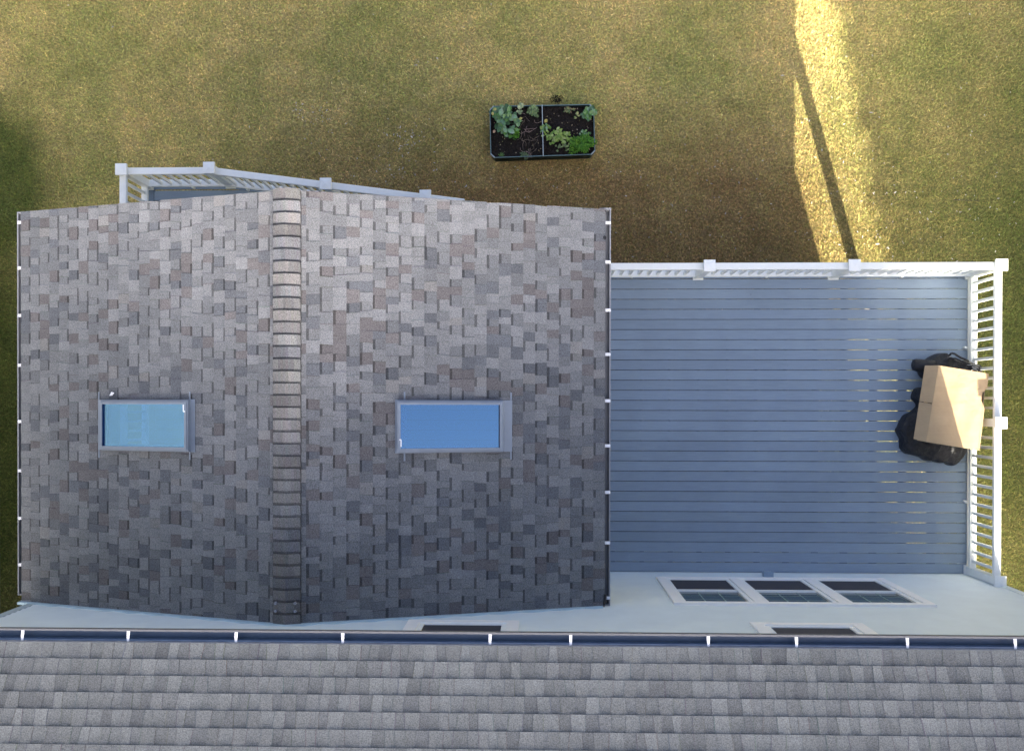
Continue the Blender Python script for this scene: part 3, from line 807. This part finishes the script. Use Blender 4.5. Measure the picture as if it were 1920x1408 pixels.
def extra_run(o, a, b, pitch=.128, avoid=()):
    a, b = Vector((a[0], a[1], 0)), Vector((b[0], b[1], 0)); d = (b - a); L = d.length; d.normalize(); sd = d.cross(Vector((0, 0, 1))); w = RW
    for nm, z, h in (('top_rail', HR, .05), ('bottom_rail', .115, .04)):
        t = MB(); t.extrude([(-w, -h), (w, -h), (w, -.006), (w - .008, 0), (-w + .008, 0), (-w, -.006)], a + Vector((0, 0, z)), b + Vector((0, 0, z)), sd, (0, 0, 1)); t.build(nm, M['vinyl'], o, bevel=.002)
    n = int((L - .05) / pitch); src = [c for c in o.children if c.name.startswith('baluster')][0]
    me = None
    for i in range(n):
        c = a + d * (.07 + (i + .3) * (L - .1) / n)
        if any((Vector((q.x, q.y, 0)) - c).length < .1 for q in avoid): continue
        if me is None:
            mb = MB(); k = .0175; ax = d * k; ay = sd * k
            mb.hexa([c - ax - ay + Vector((0, 0, .116)), c + ax - ay + Vector((0, 0, .116)), c + ax + ay + Vector((0, 0, .116)), c - ax + ay + Vector((0, 0, .116)),
                     c - ax - ay + Vector((0, 0, HR - .051)), c + ax - ay + Vector((0, 0, HR - .051)), c + ax + ay + Vector((0, 0, HR - .051)), c - ax + ay + Vector((0, 0, HR - .051))])
            me = (mb.build('baluster', M['vinyl'], o), c.copy())
        else: copy_part(me[0], o, c - me[1])
extra_run(ls, (xl, yl), (k0.x, yl), avoid=cl)
extra_run(ls, (k0.x, yl), (k2.x, k2.y), avoid=cl)
# little round support feet under the bottom rails
def foot(o, x, y, src=[None]):
    if src[0] is None or src[0][1] is not o:
        mb = MB(); mb.tube([(x, y, .002), (x, y, .07)], .02, 10); src[0] = (mb.build('support_foot', M['vinyl'], o), o, x, y)
    else: copy_part(src[0][0], o, (x - src[0][2], y - src[0][3], 0))
for px, py in ((1184.5, 519), (1437, 519), (1690, 519)): q = at(px, py, .03); foot(ra, q.x, q.y)
for px, py in ((1809, 652), (1809, 940)): q = at(px, py, .03); foot(rb, q.x, q.y)
for px, py in ((363, 352), (465, 356)): q = at(px, py, .03); foot(ls, q.x, q.y)

# ------------------------------------------------------------------ BAG, COVER AND BOX
def lump(name, outline, zpx, h, seed, mat, label, cat, edge=.12, fold=.03, zbase=.004, tilt=0, squash=1):
    r = np.random.default_rng(seed)
    pts = [at(x, y, zpx) for x, y in outline]
    # resample outline
    P = np.array([[p.x, p.y] for p in pts]); Q = []
    for i in range(len(P)):
        a, b = P[i], P[(i + 1) % len(P)]; n = max(1, int(np.linalg.norm(b - a) / .03))
        for k in range(n): Q.append(a + (b - a) * k / n)
    Q = np.array(Q); Q = Q + r.normal(0, .020, Q.shape)
    for _ in range(2): Q = (np.roll(Q, 1, 0) + 2 * Q + np.roll(Q, -1, 0)) / 4
    c = Q.mean(0); rings = [1.0, 1.0, .985] + list(np.linspace(.96, .06, 24))
    hh = [0, .45, .66] + [min(1, .72 + .9 * (1 - t)) for t in np.linspace(.96, .06, 24)]
    mb = MB(); n = len(Q)
    ph = r.uniform(0, 6.28, 12); fr = r.uniform(9, 40, 12); an = r.uniform(0, 3.14, 12)
    def fold_n(x, y):
        s = 0
        for k in range(12): s += (1 - abs(math.sin((x * math.cos(an[k]) + y * math.sin(an[k])) * fr[k] * .5 + ph[k] + .8 * math.sin(3 * (x * 1.3 - y) + ph[(k + 3) % 12])))) ** 2
        return s / 12 - .35
    for j, (rr, hj) in enumerate(zip(rings, hh)):
        for q in Q:
            p = c + (q - c) * rr
            z = zbase + hj * h * (1 + tilt * (p[0] - c[0])) + (fold_n(p[0], p[1]) * fold * 3 * hj if j else 0)
            mb.v.append((p[0], p[1], max(z, zbase)))
    for j in range(len(rings) - 1):
        for i in range(n):
            k = (i + 1) % n; mb.f.append((j * n + i, j * n + k, (j + 1) * n + k, (j + 1) * n + i)); mb.c.append((1, 1, 1)); mb.mi.append(0)
    mb.f.append(tuple((len(rings) - 1) * n + i for i in range(n))); mb.c.append((1, 1, 1)); mb.mi.append(0)
    mb.f.append(tuple(range(n))[::-1]); mb.c.append((1, 1, 1)); mb.mi.append(0)
    return mb, c
def zz(pts): return [(1600 + x / 5.03, 620 + y / 5.03) for x, y in pts]
ol = zz([(640, 700), (590, 770), (510, 820), (440, 868), (428, 950), (455, 1000), (478, 1040), (468, 1100), (490, 1150), (580, 1185), (670, 1205), (690, 1228), (800, 1235), (860, 1245), (920, 1272), (965, 1255), (1015, 1205), (1060, 1150), (1075, 1100), (1110, 1000), (1150, 800), (1140, 640), (1050, 560), (800, 520), (650, 535), (590, 548), (565, 585), (590, 640), (612, 670)])
mb, c = lump('fabric_cover', ol, .15, .33, 4, M['cloth'], '', '', fold=.06)
tag(mb.build('fabric_cover', M['cloth'], origin=(c[0], c[1], 0), smooth=True), 'crumpled black fabric cover spread on the deck below the cardboard box', 'cover')
ol = zz([(740, 300), (790, 265), (845, 222), (875, 208), (915, 228), (1000, 262), (1110, 288), (1190, 290), (1235, 322), (1256, 365), (1250, 410), (1150, 470), (900, 480), (760, 450), (700, 400), (690, 340)])
mb, c = lump('duffel_bag', ol, .35, .40, 8, M['cloth'], '', '', fold=.045)
bag = thing('duffel_bag', (c[0], c[1], 0), 'black duffel bag with carry strap and white marks, beside the cardboard box', 'bag')
mb.build('bag_body', M['cloth'], bag, smooth=True)
mb = MB()
pp = [at(*zz([p])[0], z) for p, z in (((760, 345), .32), ((700, 340), .30), ((640, 330), .29), ((590, 325), .28), ((565, 325), .275), ((556, 325), .27))]
base = len(mb.v); rads = [.09, .088, .085, .082, .07, .04]
for i, (p, rr) in enumerate(zip(pp, rads)):
    for k in range(12):
        a = 2 * math.pi * k / 12; mb.v.append((p.x, p.y + rr * math.cos(a) * 1.05, p.z + rr * math.sin(a)))
for i in range(len(pp) - 1):
    for k in range(12):
        k2 = (k + 1) % 12; mb.f.append((i * 12 + k, i * 12 + k2, (i + 1) * 12 + k2, (i + 1) * 12 + k)); mb.c.append((1, 1, 1)); mb.mi.append(0)
mb.f.append(tuple(range(60, 72))); mb.c.append((1, 1, 1)); mb.mi.append(0); mb.f.append(tuple(range(12))); mb.c.append((1, 1, 1)); mb.mi.append(0)
mb.build('end_roll', M['cloth'], bag, smooth=True)
mb = MB()
hp = [at(*zz([p])[0], z) for p, z in (((905, 235), .40), ((925, 212), .47), ((960, 222), .50), ((1010, 255), .49), ((1060, 275), .46), ((1085, 290), .42))]
for a, b in zip(hp[:-1], hp[1:]): mb.bar(a, b + (b - a) * .08, .028, .008)
hp = [at(*zz([p])[0], z) for p, z in (((900, 262), .41), ((960, 262), .46), ((1030, 292), .46), ((1090, 320), .42))]
for a, b in zip(hp[:-1], hp[1:]): mb.bar(a, b + (b - a) * .08, .022, .008)
mb.build('strap', plain('strap_webbing', (.02, .02, .024), .7), bag)
mb = MB()
def stroke(pts, w=.004, z=.452):
    q = [at(*zz([p])[0], z) for p in pts]
    for a, b in zip(q[:-1], q[1:]): mb.bar(a, b, w, .003)
stroke([(1075, 322), (1120, 326), (1190, 330)], .003); stroke([(1120, 342), (1150, 345), (1180, 352)], .005)
stroke([(1112, 378), (1125, 366), (1148, 362), (1166, 370), (1172, 384)], .006); stroke([(1125, 348), (1140, 356), (1165, 356)], .003)
mb.build('printed_mark', M['vinyl'], bag)

ZB = .70
def bq(x, y, z=ZB):
    return at(1600 + x / 5.03, 620 + y / 5.03, z)
box = thing('cardboard_box', (bq(950, 700).x, bq(950, 700).y, .4), 'large plain cardboard box with one folded flap lying on black bags', 'box')
top = [bq(805, 328), bq(1280, 405), bq(1263, 540), bq(1225, 592), bq(1221, 668), bq(1246, 712), bq(1195, 1130), bq(685, 1048)]
mb = MB(); n = len(top)
# slightly buckled top panel, subdivided
cen = sum(top, Vector()) / n
K = 28
A0, A1, B1, B0 = bq(805, 328), bq(1280, 405), bq(1195, 1130), bq(685, 1048)
def lerp(a, b, t): return a + (b - a) * t
grid = []
for j in range(K + 1):
    v = j / K; row = []
    L_, R_ = lerp(A0, B0, v), lerp(A1, B1, v)
    nt_ = 0
    if .19 < v < .43: nt_ = .078 * min(1, (v - .19) / .07, (.43 - v) / .06)
    R_ = lerp(R_, L_, max(0, nt_))
    for i in range(K + 1):
        p = lerp(L_, R_, i / K).copy(); p.z += .006 * math.sin(i * .45 + j * .18) * math.sin(math.pi * i / K) * math.sin(math.pi * v) - .012 * max(0, (i / K - .8)) * 5 * (1 if j > 6 else .4)
        row.append(p)
    grid.append(row)
T = .006
for j in range(K):
    for i in range(K):
        a, b, c, d = grid[j][i], grid[j][i + 1], grid[j + 1][i + 1], grid[j + 1][i]
        mb.face([a, b, c, d]); dn = Vector((0, 0, -T)); mb.face([d + dn, c + dn, b + dn, a + dn])
for j in range(K):
    for i in (0, K):
        a, b = grid[j][i], grid[j + 1][i]; dn = Vector((0, 0, -T)); mb.face([a, b, b + dn, a + dn])
for i in range(K):
    for j in (0, K):
        a, b = grid[j][i], grid[j][i + 1]; dn = Vector((0, 0, -T)); mb.face([a, b, b + dn, a + dn])
mb.build('top_panel', M['card'], box, smooth=False)
mb = MB()   # side walls drawn in a little from the panel edge
def wall(a, b, dz, ins=.01, th=.005):
    a, b = a.copy(), b.copy(); ce = Vector((cen.x, cen.y, a.z))
    a += (ce - a).normalized() * ins; b += (ce - b).normalized() * ins; a.z -= .0065; b.z -= .0065
    dn = Vector((0, 0, -dz)); inn = ((ce - (a + b) / 2).normalized()) * th
    mb.hexa([a + dn, b + dn, b + dn + inn, a + dn + inn, a, b, b + inn, a + inn])
z0_, z1_ = A0, A1
wall(A0, A1, .30); wall(B0, B1, .30); wall(A1 + (B1 - A1) * .0, B1, .30, .06); wall(A0, B0, .30, .014)
mb.build('side_panels', M['card'], box)
mb = MB()   # flap, split in two by a slit
def fq(x, y, z): return bq(x, y, z)
f0, f1, f2, f3 = A0 + Vector((-.001, 0, .0)), fq(676, 328, ZB - .11), fq(568, 1020, ZB - .11), B0 + Vector((-.001, 0, 0))
def pan(a, b, c, d):
    dn = Vector((0, 0, -.005)); mb.hexa([a + dn, b + dn, c + dn, d + dn, a, b, c, d])
pan(f1, f0, lerp(f0, f3, .490), lerp(f1, f2, .488)); pan(lerp(f1, f2, .494), lerp(f0, f3, .505), f3, f2)
mb.build('flap', M['card'], box)

# ------------------------------------------------------------------ PLANTER
pl = thing('planter', ((PL[0] + PL[1]) / 2, (PL[2] + PL[3]) / 2, ZG), 'rectangular green metal raised bed of dark soil on the lawn', 'planter')
cs = .07
def chamf(c4, ins, z):
    c = sum(c4, Vector()) / 4; out = []
    q = [p + Vector((math.copysign(ins, c.x - p.x), math.copysign(ins, c.y - p.y), 0)) for p in c4]
    for i in range(4):
        a, p, b = q[i - 1], q[i], q[(i + 1) % 4]
        k = cs - ins * .4
        out.append(p + (a - p).normalized() * k); out.append(p + (b - p).normalized() * k)
    return [Vector((p.x, p.y, z)) for p in out]
def ringwall(mb, o0, i0, z0, z1):
    for k in range(8):
        j = (k + 1) % 8
        mb.hexa([(o0[k].x, o0[k].y, z0), (o0[j].x, o0[j].y, z0), (i0[j].x, i0[j].y, z0), (i0[k].x, i0[k].y, z0), (o0[k].x, o0[k].y, z1), (o0[j].x, o0[j].y, z1), (i0[j].x, i0[j].y, z1), (i0[k].x, i0[k].y, z1)])
o_, i_ = chamf(c4, 0, ZP), chamf(c4, .012, ZP)
o2 = chamf(c4, -.012, ZP)
mb = MB(); ringwall(mb, o2, i_, ZG, ZP - .012); mb.build('side_wall', M['green'], pl)
mb = MB(); ringwall(mb, chamf(c4, -.002, ZP), chamf(c4, .016, ZP), ZP - .0115, ZP + .002); mb.build('rim', plain('rim_dark', (.10, .17, .17), .4), pl)
mb = MB()
for k in (7, 1, 3, 5):
    a, b = o_[k - 1 if k != 7 else 6], o_[k]
    i1, j1 = (k - 1, k)
    p, q = (o_[i1], o_[j1]); ip, iq = i_[i1], i_[j1]
    c = (p + q) / 2; ic = (ip + iq) / 2 + (ip - p + iq - q) * .9
    mb.hexa([(p.x, p.y, ZP - .05), (q.x, q.y, ZP - .05), (iq.x, iq.y, ZP - .05), (ip.x, ip.y, ZP - .05), (p.x, p.y, ZP + .006), (q.x, q.y, ZP + .006), (iq.x, iq.y, ZP + .006), (ip.x, ip.y, ZP + .006)])
mb.build('corner_bracket', M['edge'], pl)
ZS = ZG + .21
d0, d1 = at(1016.5, 197, ZP), at(1018.6, 293, ZP)
mb = MB(); mb.bar(Vector((d0.x, d0.y, ZP - .02)), Vector((d1.x, d1.y, ZP - .02)), .013, .06); mb.build('divider', M['edge'], pl)
# lumpy soil
mb = MB(); nx, ny = 90, 46; ins = .016
def bil(u, v): return lerp(lerp(c4[0], c4[1], u), lerp(c4[3], c4[2], u), v)
hs = nr.normal(0, 1, (ny + 1, nx + 1))
for _ in range(1): hs = (hs + np.roll(hs, 1, 0) + np.roll(hs, 1, 1) + np.roll(hs, -1, 0)) / 4
for j in range(ny + 1):
    for i in range(nx + 1):
        p = bil(.008 + .984 * i / nx, .016 + .968 * j / ny); mb.v.append((p.x, p.y, ZS + .016 * hs[j, i] + .012 * math.sin(p.x * 7) * math.sin(p.y * 9)))
for j in range(ny):
    for i in range(nx):
        a = j * (nx + 1) + i
        if (i < 2 or i > nx - 3) and (j < 2 or j > ny - 3) and ((i in (0, nx - 1)) or (j in (0, ny - 1))): continue
        mb.f.append((a, a + 1, a + nx + 2, a + nx + 1)); k = rng.uniform(.6, 1.3); mb.c.append((.022 * k, .018 * k, .015 * k)); mb.mi.append(0)
M['soilc'] = attr_mat('dark_soil', .95, 70, .5, .2)
mb.build('soil', M['soilc'], pl)

def leaf(mb, base, d, L, W, col, droop=.25, cup=.15):
    """pointed-oval leaf with bent midrib"""
    d = Vector(d).normalized(); s = d.cross(Vector((0, 0, 1)))
    if s.length < .05: s = Vector((1, 0, 0))
    s.normalize(); u = s.cross(d).normalized()
    prof = [(0, .12), (.25, .75), (.55, 1), (.82, .7), (1, .08)]
    L0 = []
    for t, w in prof:
        m = Vector(base) + d * (L * t) - Vector((0, 0, 1)) * (droop * L * t * t)
        L0.append((m - s * W * w * .5 + u * cup * W * w, m, m + s * W * w * .5 + u * cup * W * w))
    for a, b in zip(L0[:-1], L0[1:]):
        c1 = tuple(x * rng.uniform(.88, 1.1) for x in col); c2 = tuple(x * rng.uniform(.88, 1.1) for x in col)
        mb.face([a[0], a[1], b[1], b[0]], c1); mb.face([a[1], a[2], b[2], b[1]], c2)
def plant(name, px, py, rx, ry, n, L, W, cols, label, cat, h=.18, up=(.1, .8), group=None, z=None):
    """leaves spread over an ellipse given in photo pixels"""
    c = at(px, py, ZS + h * .6); c.z = ZS
    r_x = rx / 109; r_y = ry / 109
    mb = MB()
    st = MB()
    ph1, ph2 = rng.uniform(0, 6.3), rng.uniform(0, 6.3)
    for i in range(n):
        a = rng.uniform(0, 6.283); q = math.sqrt(rng.random()) * (.86 + .20 * math.sin(2 * a + ph1) + .16 * math.sin(5 * a + ph2))
        b = Vector((c.x + math.cos(a) * q * r_x, c.y + math.sin(a) * q * r_y, ZS + h * (1 - q * q * .6) * rng.uniform(.45, 1)))
        aa = a + rng.gauss(0, .9); el = rng.uniform(*up)
        l = L * rng.uniform(.6, 1.15)
        leaf(mb, b - Vector((math.cos(aa), math.sin(aa), 0)) * l * .4, (math.cos(aa), math.sin(aa), el), l, W * rng.uniform(.7, 1.1), rng.choice(cols))
        if i % 3 == 0: st.tube([(c.x + (b.x - c.x) * .25, c.y + (b.y - c.y) * .25, ZS - .01), (b.x, b.y, b.z)], .003, 4, tuple(x * .9 for x in cols[0]), .6)
    o = thing(name, c, label, cat, group)
    mb.build('leaves', M['leaf'], o, fixn=False); st.build('stems', M['leaf'], o, fixn=False)
    return o
BG = [(.10, .21, .10), (.15, .28, .13), (.055, .13, .05), (.22, .36, .20), (.10, .24, .05), (.19, .33, .11)]
LG = [(.21, .32, .05), (.28, .40, .09), (.14, .25, .035), (.34, .45, .15)]
PG = [(.07, .22, .012), (.10, .28, .018), (.045, .15, .010), (.15, .33, .03)]
plant('leafy_plant', 948, 226, 25, 31, 85, .13, .080, BG, 'big blue green leafy plant at the left end of the raised bed', 'plant', .26)
plant('herb_plant', 965, 250, 9, 13, 80, .07, .02, PG, 'narrow bright green herb tuft beside the big blue green plant', 'plant', .16, (.2, 1.4))
plant('seedling', 975, 203, 7, 9, 12, .07, .055, [(.45, .5, .25), (.25, .33, .16)], 'pale yellowing leaves at the top edge, right of the big blue green plant', 'plant', .22)
plant('vine_plant', 1000, 208, 9, 13, 50, .07, .04, [(.16, .25, .09), (.25, .33, .13), (.10, .15, .06)], 'straggly vine with dry stems left of the bed divider', 'plant', .22)
plant('lettuce_plant', 1045, 256, 25, 17, 100, .075, .045, LG, 'lime green lettuce right of the bed divider', 'plant', .20)
plant('lettuce_plant', 1022, 240, 9, 8, 30, .06, .04, LG + BG, 'small pale lettuce growing against the bed divider', 'plant', .16)
plant('parsley_plant', 1091, 269, 24, 21, 700, .062, .016, PG, 'dense bright green curly parsley in the lower right corner of the bed', 'plant', .22, (.3, 1.6))
plant('leafy_plant', 1104, 211, 13, 12, 50, .10, .06, BG, 'blue green leafy plant in the upper right corner of the bed', 'plant', .22)
plant('seedling', 1068, 206, 10, 7, 26, .06, .025, [(.13, .21, .07), (.20, .22, .08), (.22, .15, .07)], 'sparse reddish green seedlings left of the upper right leafy plant', 'plant', .12)
plant('seedling', 1083, 215, 7, 5, 12, .05, .035, [(.4, .4, .15), (.2, .3, .09)], 'few yellow green leaves between the red seedlings and corner plant', 'plant', .12)
plant('seedling', 984, 291, 10, 5, 26, .06, .03, [(.07, .12, .05), (.12, .18, .07)], 'low dark seedlings at the bottom edge, left of the divider', 'plant', .10)
plant('seedling', 940, 290, 5, 4, 10, .05, .015, [(.10, .2, .04)], 'tiny grassy seedling at the bottom left of the bed', 'plant', .08)
plant('seedling', 1058, 275, 22, 8, 18, .06, .04, [(.25, .33, .12), (.14, .2, .08)], 'scattered drooping leaves below the lime green lettuce', 'plant', .10)
plant('seedling', 1096, 250, 10, 5, 18, .06, .04, BG, 'small blue green leaves just above the parsley', 'plant', .20)
# dry stems and fallen leaves
mb = MB()
for i in range(26):
    x, y = rng.uniform(975, 1012), rng.uniform(212, 285)
    p = at(x, y, ZS + .05); a = rng.choice([rng.gauss(-1.5, .5), rng.uniform(0, 6.3)]); pts = []
    for k in range(6):
        pts.append(p.copy()); p = p + Vector((math.cos(a), math.sin(a), rng.uniform(-.25, .25))) * .035; a += rng.gauss(0, .55); p.z = max(ZS + .02, min(p.z, ZS + .16))
    mb.tube(pts, rng.uniform(.0018, .0035), 5, rng.choice([(.36, .27, .20), (.26, .20, .14), (.42, .30, .26)]), .5)
tag(mb.build('dry_stems', M['leaf'], fixn=False), 'tangle of dry pale stems on the soil left of the divider', 'dry stems', kind='stuff')
mb = MB()
for (x, y) in [(1026, 224)] * 1 + [(rng.uniform(925, 1112), rng.uniform(203, 292)) for _ in range(70)]:
    p = at(x, y, ZS + .03); a = rng.uniform(0, 6.3); big = (x, y) == (1026, 224)
    leaf(mb, p, (math.cos(a), math.sin(a), .1), .07 if big else rng.uniform(.012, .03), .06 if big else rng.uniform(.008, .018), (.42, .38, .09) if big else rng.choice([(.3, .24, .13), (.2, .2, .08), (.4, .33, .22)]), .1)
for (x, y) in ((973, 224), (925, 250), (924, 217), (931, 204)):
    p = at(x, y, ZS + .2); a = rng.uniform(0, 6.3)
    leaf(mb, p, (math.cos(a), math.sin(a), .1), .06, .045, rng.choice([(.42, .38, .10), (.40, .26, .15)]), .1)
tag(mb.build('fallen_leaves', M['leaf'], fixn=False), 'yellowed and brown fallen leaves strewn over the planter soil', 'fallen leaves', kind='stuff')

# ------------------------------------------------------------------ dark patch of spilled soil and a stick
mb = MB()
for i in range(110):
    q = at(rng.gauss(1044, 6), rng.gauss(187, 4.5), ZG + .03); s = rng.uniform(.004, .010)
    mb.hexa([(q.x + a * s, q.y + b * s * rng.uniform(.6, 1), ZG + .02 + c * s * rng.uniform(.6, 1.0)) for a, b, c in ((-1, -1, -.5), (1, -1, -.5), (1, 1, -.5), (-1, 1, -.5), (-.8, -.7, 1), (.7, -.8, 1), (.7, .8, 1), (-.8, .7, 1))], (.02, .016, .013))
tag(mb.build('spilled_soil', M['soilc']), 'small dark heap of spilled soil behind the planter', 'soil', kind='stuff')
mb = MB()
for (x0_, y0_, x1_, y1_) in ((1788, 375, 1836, 377),):
    pts = [at(x0_ + (x1_ - x0_) * t, y0_ + (y1_ - y0_) * t + rng.uniform(-.5, .5), ZG + .05) for t in (0, .3, .6, 1)]
    mb.tube(pts, .007, 6, (.05, .035, .025), .4)
tag(mb.build('stick', M['leaf'], origin=at(1812, 376, ZG)), 'thin dark stick lying on the lawn beyond the deck corner', 'stick')

# ------------------------------------------------------------------ NEIGHBOURING HOUSES, ADDED BLOCKERS (outside the frame, heights set to shade the lawn)
def neighbour(x0, x1, y0, y1, label, colr, eave=4.95, along='x'):
    h = thing('neighbour_house', ((x0 + x1) / 2, (y0 + y1) / 2, ZG), label, 'house')
    wm = plain('neighbour_siding', colr, .7); rm = plain('neighbour_shingles', (.16, .155, .15), .9, var=.2, scale=8)
    mb = MB(); mb.box(x0, x1, y0, y1, ZG, eave)
    rise = (y1 - y0) / 2 * .5; ym = (y0 + y1) / 2
    for x in (x0, x1): mb.face([(x, y0, eave), (x, y1, eave), (x, ym, eave + rise)])
    mb.build('wall', wm, h)
    mb = MB(); o = .35
    for sgn, ye in ((1, y1), (-1, y0)):
        a = ye + o * sgn; za = eave - o * .5 + .03
        mb.hexa([(x0 - .25, a, za), (x1 + .25, a, za), (x1 + .25, ym, eave + rise + .03), (x0 - .25, ym, eave + rise + .03), (x0 - .25, a, za + .12), (x1 + .25, a, za + .12), (x1 + .25, ym, eave + rise + .15), (x0 - .25, ym, eave + rise + .15)])
    mb.build('roof', rm, h)
    for k in range(3):
        xx = x0 + (x1 - x0) * (k + .5) / 3
        for zz_ in (-1.6, 1.2):
            w = MB(); w.box(xx - .5, xx + .5, y1 + .01, y1 + .04, zz_, zz_ + 1.4); f = w.build('window', M['trim'], h)
            g2 = MB(); g2.box(xx - .42, xx + .42, y1 + .041, y1 + .05, zz_ + .08, zz_ + 1.32); g2.build('pane', M['pane'], f)
    return h
def spruce(cx, cy, w0, z0, ztop, label):  # unseen tree added to shape the right edge of the sun strip
    t = thing('added_spruce', (cx, cy, ZG), label, 'tree')
    mb = MB(); mb.tube([(cx, cy, ZG), (cx, cy, 0), (cx, cy, ztop - .3)], .16, 10, (1, 1, 1), .15); mb.build('trunk', M['deckdark'], t)
    mb = MB(); z = z0; r = random.Random(3)
    while z < ztop - .1:
        w = w0 * (ztop - z) / (ztop - z0); n = int(16 + w * 20)
        for i in range(n):
            a = 6.283 * (i + r.random()) / n; l = w * r.uniform(.86, 1.03); dr = r.uniform(.18, .32)
            o = Vector((cx, cy, z + r.uniform(-.08, .08))); d = Vector((math.cos(a), math.sin(a), -dr)); s_ = Vector((-math.sin(a), math.cos(a), 0))
            col = tuple(x * r.uniform(.7, 1.3) for x in (.035, .065, .03))
            for k in range(5):
                u0, u1 = .12 + .18 * k, .30 + .18 * k; wd = .13 * (1.15 - u1) * (w + .5)
                p, q = o + d * l * u0, o + d * l * min(1, u1)
                mb.face([p, q + s_ * wd, q + d * .06, q - s_ * wd], col)
                mb.face([p + Vector((0, 0, .02)), q + Vector((0, 0, -wd * .9)), q + d * .05, q + Vector((0, 0, wd * .3))], col)
        z += .13
    mb.build('crown', M['leaf'], t, fixn=False)
spruce(10.0, -8.0, 2.35, -2.4, 7.3, 'unseen dark spruce right of the house, added to shape the sun strip')
neighbour(11.1, 21, -14.0, 1.0, 'beige neighbouring house to the right, outside the picture', (.45, .42, .36), 9.5)
neighbour(-22, -9.35, -15.0, 3.2, 'grey neighbouring house to the left, outside the picture', (.30, .31, .32), 7.6)
neighbour(-9.3, -6.75, -15.0, -8.0, 'unseen grey outbuilding beside the left neighbouring house, added to block sky glow', (.30, .31, .32), 4.4)  # added to block glow in the gap left of the house

# ------------------------------------------------------------------ LIGHT
w = bpy.data.worlds.new('World'); sc.world = w; w.use_nodes = True
nt = w.node_tree; sky = nt.nodes.new('ShaderNodeTexSky'); sky.sky_type = 'NISHITA'; sky.sun_disc = False
el = math.atan2(-SUN.z, math.hypot(SUN.x, SUN.y)); rot = math.atan2(-SUN.x, -SUN.y)
sky.sun_elevation = el; sky.sun_rotation = rot; sky.dust_density = 10; sky.air_density = .35; sky.ozone_density = 1.1
nt.links.new(sky.outputs[0], nt.nodes['Background'].inputs[0]); nt.nodes['Background'].inputs[1].default_value = .12
su = bpy.data.lights.new('sun', 'SUN'); su.energy = 2.7; su.angle = R(.5); su.color = (1, .93, .76)
so = bpy.data.objects.new('sun', su); COL.objects.link(so); so.rotation_euler = SUN.to_track_quat('-Z', 'Y').to_euler(); so.location = (5, -20, 15)
sc.view_settings.view_transform = 'Standard'; sc.view_settings.look = 'None'; sc.view_settings.gamma = 1
sc.view_settings.exposure = 3.05
sc.cycles.max_bounces = 6; sc.cycles.transparent_max_bounces = 12
